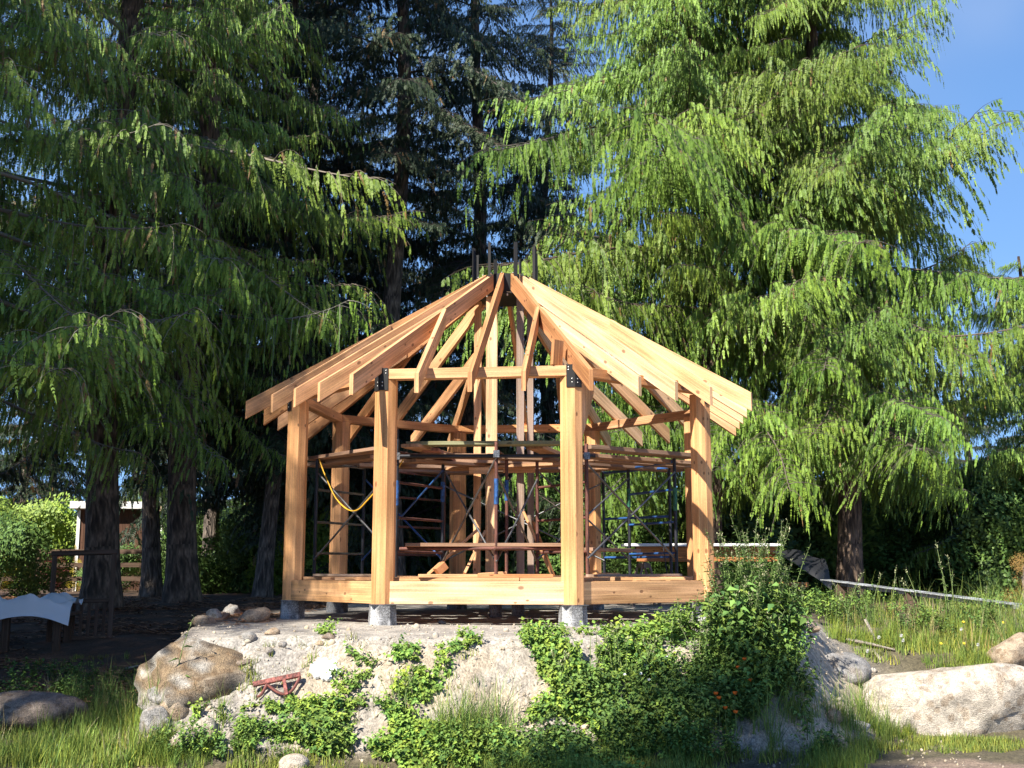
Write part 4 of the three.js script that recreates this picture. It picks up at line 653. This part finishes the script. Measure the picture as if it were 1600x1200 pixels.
patch('grass', grassG, 1455, 985, 170, 35, 750, 0.5, 1.0); patch('grass', tallG, 1450, 960, 175, 25, 300, 0.5, 1.1); patch('grass', lowG, 1470, 1015, 140, 25, 650, 0.7, 1.5); patch('grass', strawG, 1470, 990, 160, 40, 160, 0.5, 1.0); patch('grass', tallG, 1575, 985, 50, 40, 110, 0.5, 1.0); patch('grass', grassG, 1530, 1040, 90, 12, 120, 0.5, 0.8);
patch('grass', lowG, 200, 1060, 220, 35, 200, 0.6, 1.2); patch('grass', lowG, 520, 1060, 260, 70, 160, 0.5, 1.0); patch('grass', strawG, 620, 1080, 320, 70, 90, 0.3, 0.6);
// creeping leaves on the bank
patch('ground_cover', vineG, 660, 1050, 50, 50, 300, 0.6, 1.3, 0.5); patch('ground_cover', vineG, 700, 1008, 60, 16, 110, 0.6, 1.1, 0.5); patch('ground_cover', vineG, 840, 998, 42, 14, 160, 0.6, 1.3, 0.4); patch('ground_cover', vineG, 910, 1040, 68, 50, 650, 0.7, 1.4, 0.5); patch('ground_cover', vineG, 890, 1135, 60, 45, 330, 0.7, 1.4, 0.4); patch('ground_cover', vineG, 1000, 1025, 75, 42, 650, 0.5, 1.5, 0.4);
patch('ground_cover', vineG, 560, 1128, 90, 30, 230, 0.7, 1.4, 0.4); patch('ground_cover', vineG, 430, 1168, 120, 28, 330, 0.7, 1.4, 0.3); patch('ground_cover', vineG, 548, 1055, 34, 34, 80, 0.5, 1.1, 0.5); patch('ground_cover', vineG, 630, 1165, 90, 30, 280, 0.7, 1.4, 0.3); patch('ground_cover', vineG, 510, 985, 14, 12, 14, 0.6, 1, 0.4); patch('ground_cover', vineG, 470, 1108, 60, 14, 60, 0.6, 1.1, 0.4);
patch('ground_cover', vineG, 740, 1190, 120, 28, 400, 0.7, 1.4, 0.3); patch('ground_cover', vineG, 930, 1190, 120, 28, 400, 0.7, 1.4, 0.3); patch('ground_cover', vineG, 350, 1125, 60, 25, 70, 0.6, 1.1, 0.3);
// leafy herbs on the right of the bank
patch('herbs', herbG, 1080, 1075, 105, 60, 400, 0.4, 1.1, 0.2); patch('herbs', herbG, 1180, 1030, 70, 55, 430, 0.7, 1.5, 0.2); patch('herbs', herbG, 1100, 1150, 185, 48, 640, 0.5, 1.2, 0.1); patch('herbs', herbG, 1200, 1115, 70, 60, 360, 0.7, 1.3, 0.1); patch('herbs', herbG, 960, 1130, 90, 45, 320, 0.7, 1.2, 0.2); patch('herbs', herbG, 1066, 988, 36, 14, 80, 0.5, 0.9, 0.2); patch('herbs', herbG, 800, 1195, 120, 22, 240, 0.6, 1.1, 0.1);
patch('herbs', herbG, 1080, 1185, 230, 20, 420, 0.4, 1.0, 0.1); patch('grass', grassG, 1150, 1180, 220, 30, 420, 0.5, 1.1); patch('grass', tallG, 1240, 1150, 60, 40, 160, 0.5, 1.0); patch('grass', lowG, 1150, 1195, 260, 20, 400, 0.7, 1.4);
patch('herbs', herbG, 1175, 1015, 60, 45, 150, 1.1, 2.3, 0.15);
patch('herbs', herbG, 90, 1085, 140, 28, 150, 0.6, 1.2, 0, [0.8, 0.85, 0.8]); patch('herbs', herbG, 1300, 960, 60, 18, 130, 0.7, 1.3, 0); patch('herbs', herbG, 1480, 975, 130, 25, 120, 0.6, 1.1, 0); patch('herbs', herbG, 420, 1175, 180, 22, 160, 0.5, 1.0, 0.2);
{ const lab = { grass: ['long and short meadow grass around the bank', 'grass'], ground_cover: ['creeping heart leaved ground cover on the sandy bank', 'ground cover'], herbs: ['dense leafy herbs covering the right side of the bank', 'herbs'] };
  for (const k in bag) { // blades and leaves nobody could count: one object for each kind of plant
    const grp = new THREE.Group(); grp.name = k; grp.userData = { kind: 'stuff', label: lab[k][0], category: lab[k][1] }; taken[k] = 0; scene.add(grp);
    bag[k].l.forEach(([m, c], i) => { if (m.length) instanced(k + '_clump', bag[k].gs[i], M.green, m, c, grp); }); } }
// tall weeds: single plants with stem and leaves
function tallWeed(px, py, h, seed, label, group, o = {}) {
  const p = hitGround(px, py), r = rng(seed), t = thing('tall_weed', label, 'weed', group, p.clone().add(V(0, -0.02, 0))); const stems = [], L = new Leaves(), F = new Leaves();
  for (let s = 0; s < (o.stems || 4); s++) { const a = r() * 6.283, ln = 0.1 + 0.25 * r(), hh = h * (0.65 + 0.4 * r()), pts = []; for (let k = 0; k <= 5; k++) { const q = k / 5; pts.push(V(Math.cos(a) * ln * hh * q * q + (s - 1.5) * 0.03, hh * q, Math.sin(a) * ln * hh * q * q)); } stems.push(limbGeo(pts, [0.006, 0.0055, 0.005, 0.004, 0.003, 0.0015], 5)); const cv = new THREE.CatmullRomCurve3(pts);
    const nl = Math.round(hh * (o.dens || 26)); for (let k = 0; k < nl; k++) { const q = 0.12 + 0.85 * (k + r()) / nl, b = cv.getPoint(q), aa = k * 2.4 + r(), d = V(Math.cos(aa), 0.45 - 0.5 * r(), Math.sin(aa)).normalize(), u = V(0, 1, 0).addScaledVector(d, -d.y).normalize(); leafShape(L, b, d, u, (o.leaf || 0.11) * (1.1 - 0.7 * q) * (0.7 + 0.6 * r()), (o.lw || 0.02) * (1.1 - 0.6 * q), mixc(o.c0 || [0.07, 0.15, 0.03], o.c1 || [0.19, 0.30, 0.07], r())); }
    for (let k = 0; k < (o.seeds ?? 14); k++) { const b = cv.getPoint(0.84 + 0.16 * r()), d = V(r() - 0.5, 0.6 * r(), r() - 0.5).normalize(); F.diamond(b.addScaledVector(d, 0.01), d, V(-d.z, 0, d.x).normalize(), 0.022 + 0.02 * r(), 0.006, mixc([0.22, 0.25, 0.12], [0.42, 0.40, 0.24], r())); } }
  mesh('stems', merge(stems), M.stem, t).userData.kind = 'stuff'; const f = mesh('leaves', L.build(), M.green, t); f.userData.kind = 'stuff'; if (F.p.length) mesh('seed_heads', F.build(), M.green, t).userData.kind = 'stuff'; return t;
}
M.stem = new THREE.MeshStandardMaterial({ color: lin(0.16, 0.22, 0.07), roughness: 0.7 });
[[1150, 1015, 1.0], [1172, 1010, 1.12], [1195, 1005, 1.05], [1215, 1010, 0.95], [1180, 1035, 0.95], [1140, 1040, 0.8], [1208, 1035, 0.85], [1160, 985, 1.0], [1190, 985, 1.05], [1225, 990, 0.7], [1128, 1010, 0.85], [1115, 1045, 0.75], [1205, 990, 1.1], [1168, 995, 1.15], [1148, 1000, 1.05], [1222, 1020, 0.9], [1185, 1015, 1.1], [1235, 1010, 0.75], [1135, 995, 0.95], [1160, 1050, 0.8], [1095, 1060, 0.7], [1200, 1060, 0.8]].forEach(([a, b, h], i) => tallWeed(a, b, h, 800 + i, 'tall seeding weed in the dense clump beside the right gazebo post', 'weeds beside the right post', { stems: 6, dens: 48, leaf: 0.1, lw: 0.016, seeds: 9 }));
[[1070, 1000, 0.55], [1050, 1012, 0.5], [1088, 1005, 0.5]].forEach(([a, b, h], i) => tallWeed(a, b, h, 840 + i, 'young broad leaved sapling in front of the right rim beam', 'saplings before the rim beam', { leaf: 0.15, lw: 0.035, stems: 3, dens: 22, seeds: 0, c1: [0.26, 0.42, 0.07] }));
[[1330, 985, 0.75], [1365, 975, 0.7], [1398, 965, 0.75], [1440, 968, 0.6], [1487, 975, 1.0], [1495, 972, 0.9], [1430, 985, 0.6], [1545, 985, 0.7], [1312, 980, 0.5]].forEach(([a, b, h], i) => tallWeed(a, b, h, 860 + i, 'upright seeding weed standing in the meadow before the silver rail', 'weeds in the meadow', { stems: 2, dens: 20, leaf: 0.09, lw: 0.012 }));
[[925, 1075, 0.55], [880, 1090, 0.5], [1010, 1085, 0.55], [965, 1060, 0.5], [620, 1120, 0.4]].forEach(([a, b, h], i) => tallWeed(a, b, h, 880 + i, 'thin stemmed weed rising from the creeping leaves on the bank', 'thin weeds on the bank', { stems: 5, dens: 22, leaf: 0.06, lw: 0.01 }));
tallWeed(85, 1125, 0.62, 900, 'single leafy weed standing beside the low brown boulder', null, { stems: 1, dens: 40, leaf: 0.1, lw: 0.035, seeds: 0 }); tallWeed(282, 1080, 0.75, 901, 'tall bare stalk rising beside the stained brown rock', null, { stems: 1, dens: 8, leaf: 0.2, lw: 0.012, seeds: 6 });
// flowers
function flower(name, label, cat, group, px, py, h, kind) {
  const top = null, g = hitGround(px, py + h * 150), t = thing(name, label, cat, group, g); const tip = V(0.01, h, 0.01);
  mesh('stem', limbGeo([V(0, -0.01, 0), V(0.012, h * 0.5, 0), tip], [0.003, 0.0028, 0.0022], 5), M.stem, t);
  if (kind === 'poppy') { for (let k = 0; k < 4; k++) { const a = k * 1.571 + 0.3, g2 = new THREE.SphereGeometry(0.020, 8, 6, a, 1.75, 0.5, 1.3); g2.scale(1, 1.1, 1); g2.rotateX(Math.PI); g2.translate(tip.x, tip.y + 0.02, tip.z); mesh('petal', g2, M.poppy, t); } }
  else if (kind === 'clock') { const L = new Leaves(), r = rng(px); for (let k = 0; k < 120; k++) { const d = V(r() - 0.5, r() - 0.5, r() - 0.5).normalize(), s = V().crossVectors(d, V(0.3, 1, 0.2)).normalize(); L.diamond(tip.clone(), d, s, 0.023, 0.002, [0.75, 0.75, 0.75]); } mesh('seed_head', L.build(), M.green, t); }
  else { const L = new Leaves(); for (let k = 0; k < 14; k++) { const a = k / 14 * 6.283, d = V(Math.cos(a), 0.25, Math.sin(a)).normalize(); L.diamond(tip.clone(), d, V(-Math.sin(a), 0, Math.cos(a)), 0.016, 0.004, kind === 'yellow' ? [0.8, 0.55, 0.02] : [0.85, 0.85, 0.82]); } const b = L.build(); b.translate(-tip.x, -tip.y, -tip.z); b.rotateX(0.9); b.translate(tip.x, tip.y, tip.z); mesh('petals', b, M.green, t); }
}
M.poppy = new THREE.MeshStandardMaterial({ color: lin(0.85, 0.16, 0.01), roughness: 0.6, side: THREE.DoubleSide });
[[1172, 1076], [1123, 1105], [1148, 1097], [1163, 1042], [1153, 1055], [1133, 1121], [1149, 1128], [1118, 1098]].forEach(([a, b]) => flower('poppy', 'orange poppy glowing in the shaded herbs', 'flower', 'orange poppies', a, b, 0.32, 'poppy'));
[[1373, 995], [1408, 992], [1502, 982], [1355, 1018], [1528, 1007], [1411, 1000]].forEach(([a, b]) => flower('dandelion_clock', 'white dandelion clock in the sunny meadow', 'flower', 'dandelion clocks', a, b, 0.22, 'clock'));
[[1505, 970], [1567, 971], [1470, 1005], [1506, 1005]].forEach(([a, b]) => flower('yellow_flower', 'small yellow flower in the meadow grass', 'flower', 'yellow meadow flowers', a, b, 0.2, 'yellow'));
[[975, 1062], [1040, 1033], [1007, 1046], [1013, 1070], [1157, 927], [1000, 1060]].forEach(([a, b]) => flower('white_flower', 'small white flower among the leaves of the bank', 'flower', 'white flowers on the bank', a, b, 0.25, 'white'));
// shrubs and undergrowth behind
function clump(seed, n, ll, c0, c1) { const r = rng(seed), L = new Leaves(); for (let i = 0; i < n; i++) { const d = V(r() - 0.5, r() - 0.5, r() - 0.5).normalize().multiplyScalar(0.5 * Math.cbrt(r())), a = r() * 6.283, dir = V(Math.cos(a), (r() - 0.6) * 0.9, Math.sin(a)).normalize(); L.diamond(d, dir, V(-dir.z, 0, dir.x).normalize(), ll * (0.6 + 0.8 * r()), ll * 0.26, mixc(c0, c1, r())); } return L.build(); }
const CL = { green: [1, 2, 3].map(s => clump(900 + s, 420, 0.10, [0.04, 0.10, 0.02], [0.13, 0.22, 0.04])), lime: [1, 2].map(s => clump(910 + s, 420, 0.09, [0.13, 0.23, 0.03], [0.28, 0.38, 0.05])), gold: [1, 2].map(s => clump(920 + s, 420, 0.06, [0.45, 0.34, 0.02], [0.65, 0.52, 0.06])), red: [1, 2].map(s => clump(930 + s, 420, 0.06, [0.15, 0.03, 0.03], [0.28, 0.06, 0.05])), amber: [1, 2].map(s => clump(940 + s, 300, 0.05, [0.28, 0.16, 0.04], [0.45, 0.28, 0.08])) };
function shrub(px, d, w, h, kind, label, group, seed, cone = 0) {
  const x = X(px, d), z = CAMZ - d, y = H(x, z), r = rng(seed), t = thing('shrub', label, 'shrub', group, V(x, y, z)); const set = CL[kind], l = set.map(() => [[], []]); const n = Math.round(14 + w * h * 9), stems = [];
  for (let k = 0; k < n; k++) { const q = r(), a = r() * 6.283, rr = w / 2 * Math.sqrt(r()) * (cone ? 1 - q * 0.9 : Math.sqrt(1 - q * q * 0.8)), p = V(Math.cos(a) * rr, h * (0.08 + 0.86 * q), Math.sin(a) * rr), s = Math.min(w, h) * (0.32 + 0.3 * r()) * (cone ? 1 - 0.6 * q : 1), i = Math.floor(r() * set.length); l[i][0].push(new THREE.Matrix4().compose(p, new THREE.Quaternion().setFromEuler(new THREE.Euler(r() * 6, r() * 6, r() * 6)), V(s, s, s))); const c = 0.75 + 0.5 * r(); l[i][1].push(lin(c, c, c)); if (k < 6) stems.push(limbGeo([V(0, -0.05, 0), p.clone().multiplyScalar(0.5).add(V(0, 0.1, 0)), p], [0.03, 0.02, 0.006], 5)); }
  mesh('stems', merge(stems), M.limb, t).userData.kind = 'stuff'; l.forEach(([m, c], i) => { if (m.length) instanced('foliage', set[i], M.leaf, m, c, t); });
}
shrub(195, 30.5, 2.2, 1.15, 'green', 'low green bush in front of the garden house wall', null, 9); shrub(127, 31, 0.5, 1.3, 'gold', 'golden cone shaped conifer beside the garden house', null, 1, 1); shrub(92, 31, 0.9, 0.9, 'red', 'dark red leaved bush beside the rail fence', null, 2); shrub(12, 32, 1.2, 1.1, 'gold', 'golden bush behind the tarp covered table', null, 3); shrub(1592, 16, 0.5, 0.75, 'amber', 'amber leaved bush at the end of the silver rail', null, 4);
[[30, 38, 4, 2.4], [105, 41, 3.4, 2.6], [-40, 36, 4, 2.6]].forEach(([p, d, w, h], i) => shrub(p, d, w, h, 'lime', 'sunlit lime green bush behind the rail fence', 'lime bushes in the garden', 20 + i));
[[500, 27, 2.6, 2.0], [560, 30, 3, 2.4]].forEach(([p, d, w, h], i) => shrub(p, d, w, h, 'lime', 'lime green bush glimpsed through the dark scaffold tower', 'lime bushes behind the gazebo', 30 + i));
[[0, 26, 3.4, 1.6], [340, 33, 4, 2.2], [400, 30, 3.4, 2.0], [440, 33, 4, 2.6], [620, 31, 4, 2.6], [700, 29, 3.6, 2.4], [790, 31, 4, 2.8], [880, 28, 3.6, 2.4], [960, 30, 4, 2.8], [1050, 27, 3.4, 2.4], [1140, 25, 3.2, 2.3], [1210, 26, 3.4, 2.6], [1290, 25, 3.2, 2.3], [1370, 26, 3.4, 2.5], [1450, 25, 3.2, 2.3], [1530, 24, 3.2, 2.4], [1610, 22, 3, 2.2]].forEach(([p, d, w, h], i) => shrub(p, d, w, h, 'green', 'dark green bush in the undergrowth behind the trunks', 'undergrowth bushes', 50 + i));

// needle litter and twigs on the forest floor
{ const r = rng(707), L = new Leaves(); for (let i = 0; i < 26; i++) { const a = r() * 6.283, d = V(Math.cos(a), (r() - 0.3) * 0.3, Math.sin(a)).normalize(); L.diamond(V((r() - 0.5) * 0.3, 0.006 + 0.01 * r(), (r() - 0.5) * 0.3), d, V(-d.z, 0.2, d.x).normalize(), 0.04 + 0.07 * r(), 0.006 + 0.006 * r(), mixc([0.16, 0.08, 0.04], [0.40, 0.22, 0.12], r())); }
  const g = L.build(), m = [], c = []; for (let k = 0; k < 2600; k++) { const x = -11 + r() * 8.2, z = -9 + r() * 12; if (z > 3 && x > -6) continue; if (fbm(x * 0.9, 5, z * 0.9, 3) < 0.38 + 0.2 * r()) continue; const s = 0.7 + r(); m.push(new THREE.Matrix4().compose(V(x, H(x, z), z), new THREE.Quaternion().setFromAxisAngle(V(0, 1, 0), r() * 6.283), V(s, s, s))); const q = 0.7 + 0.6 * r(); c.push(lin(q, q, q)); }
  const o = instanced('needle_litter', g, M.green, m, c, scene); o.userData.label = 'reddish needle litter and twigs on the forest floor'; o.userData.category = 'litter'; }

scene.traverse(o => { if (o.isMesh) { o.castShadow = true; o.receiveShadow = true; } });
renderer.render(scene, camera);
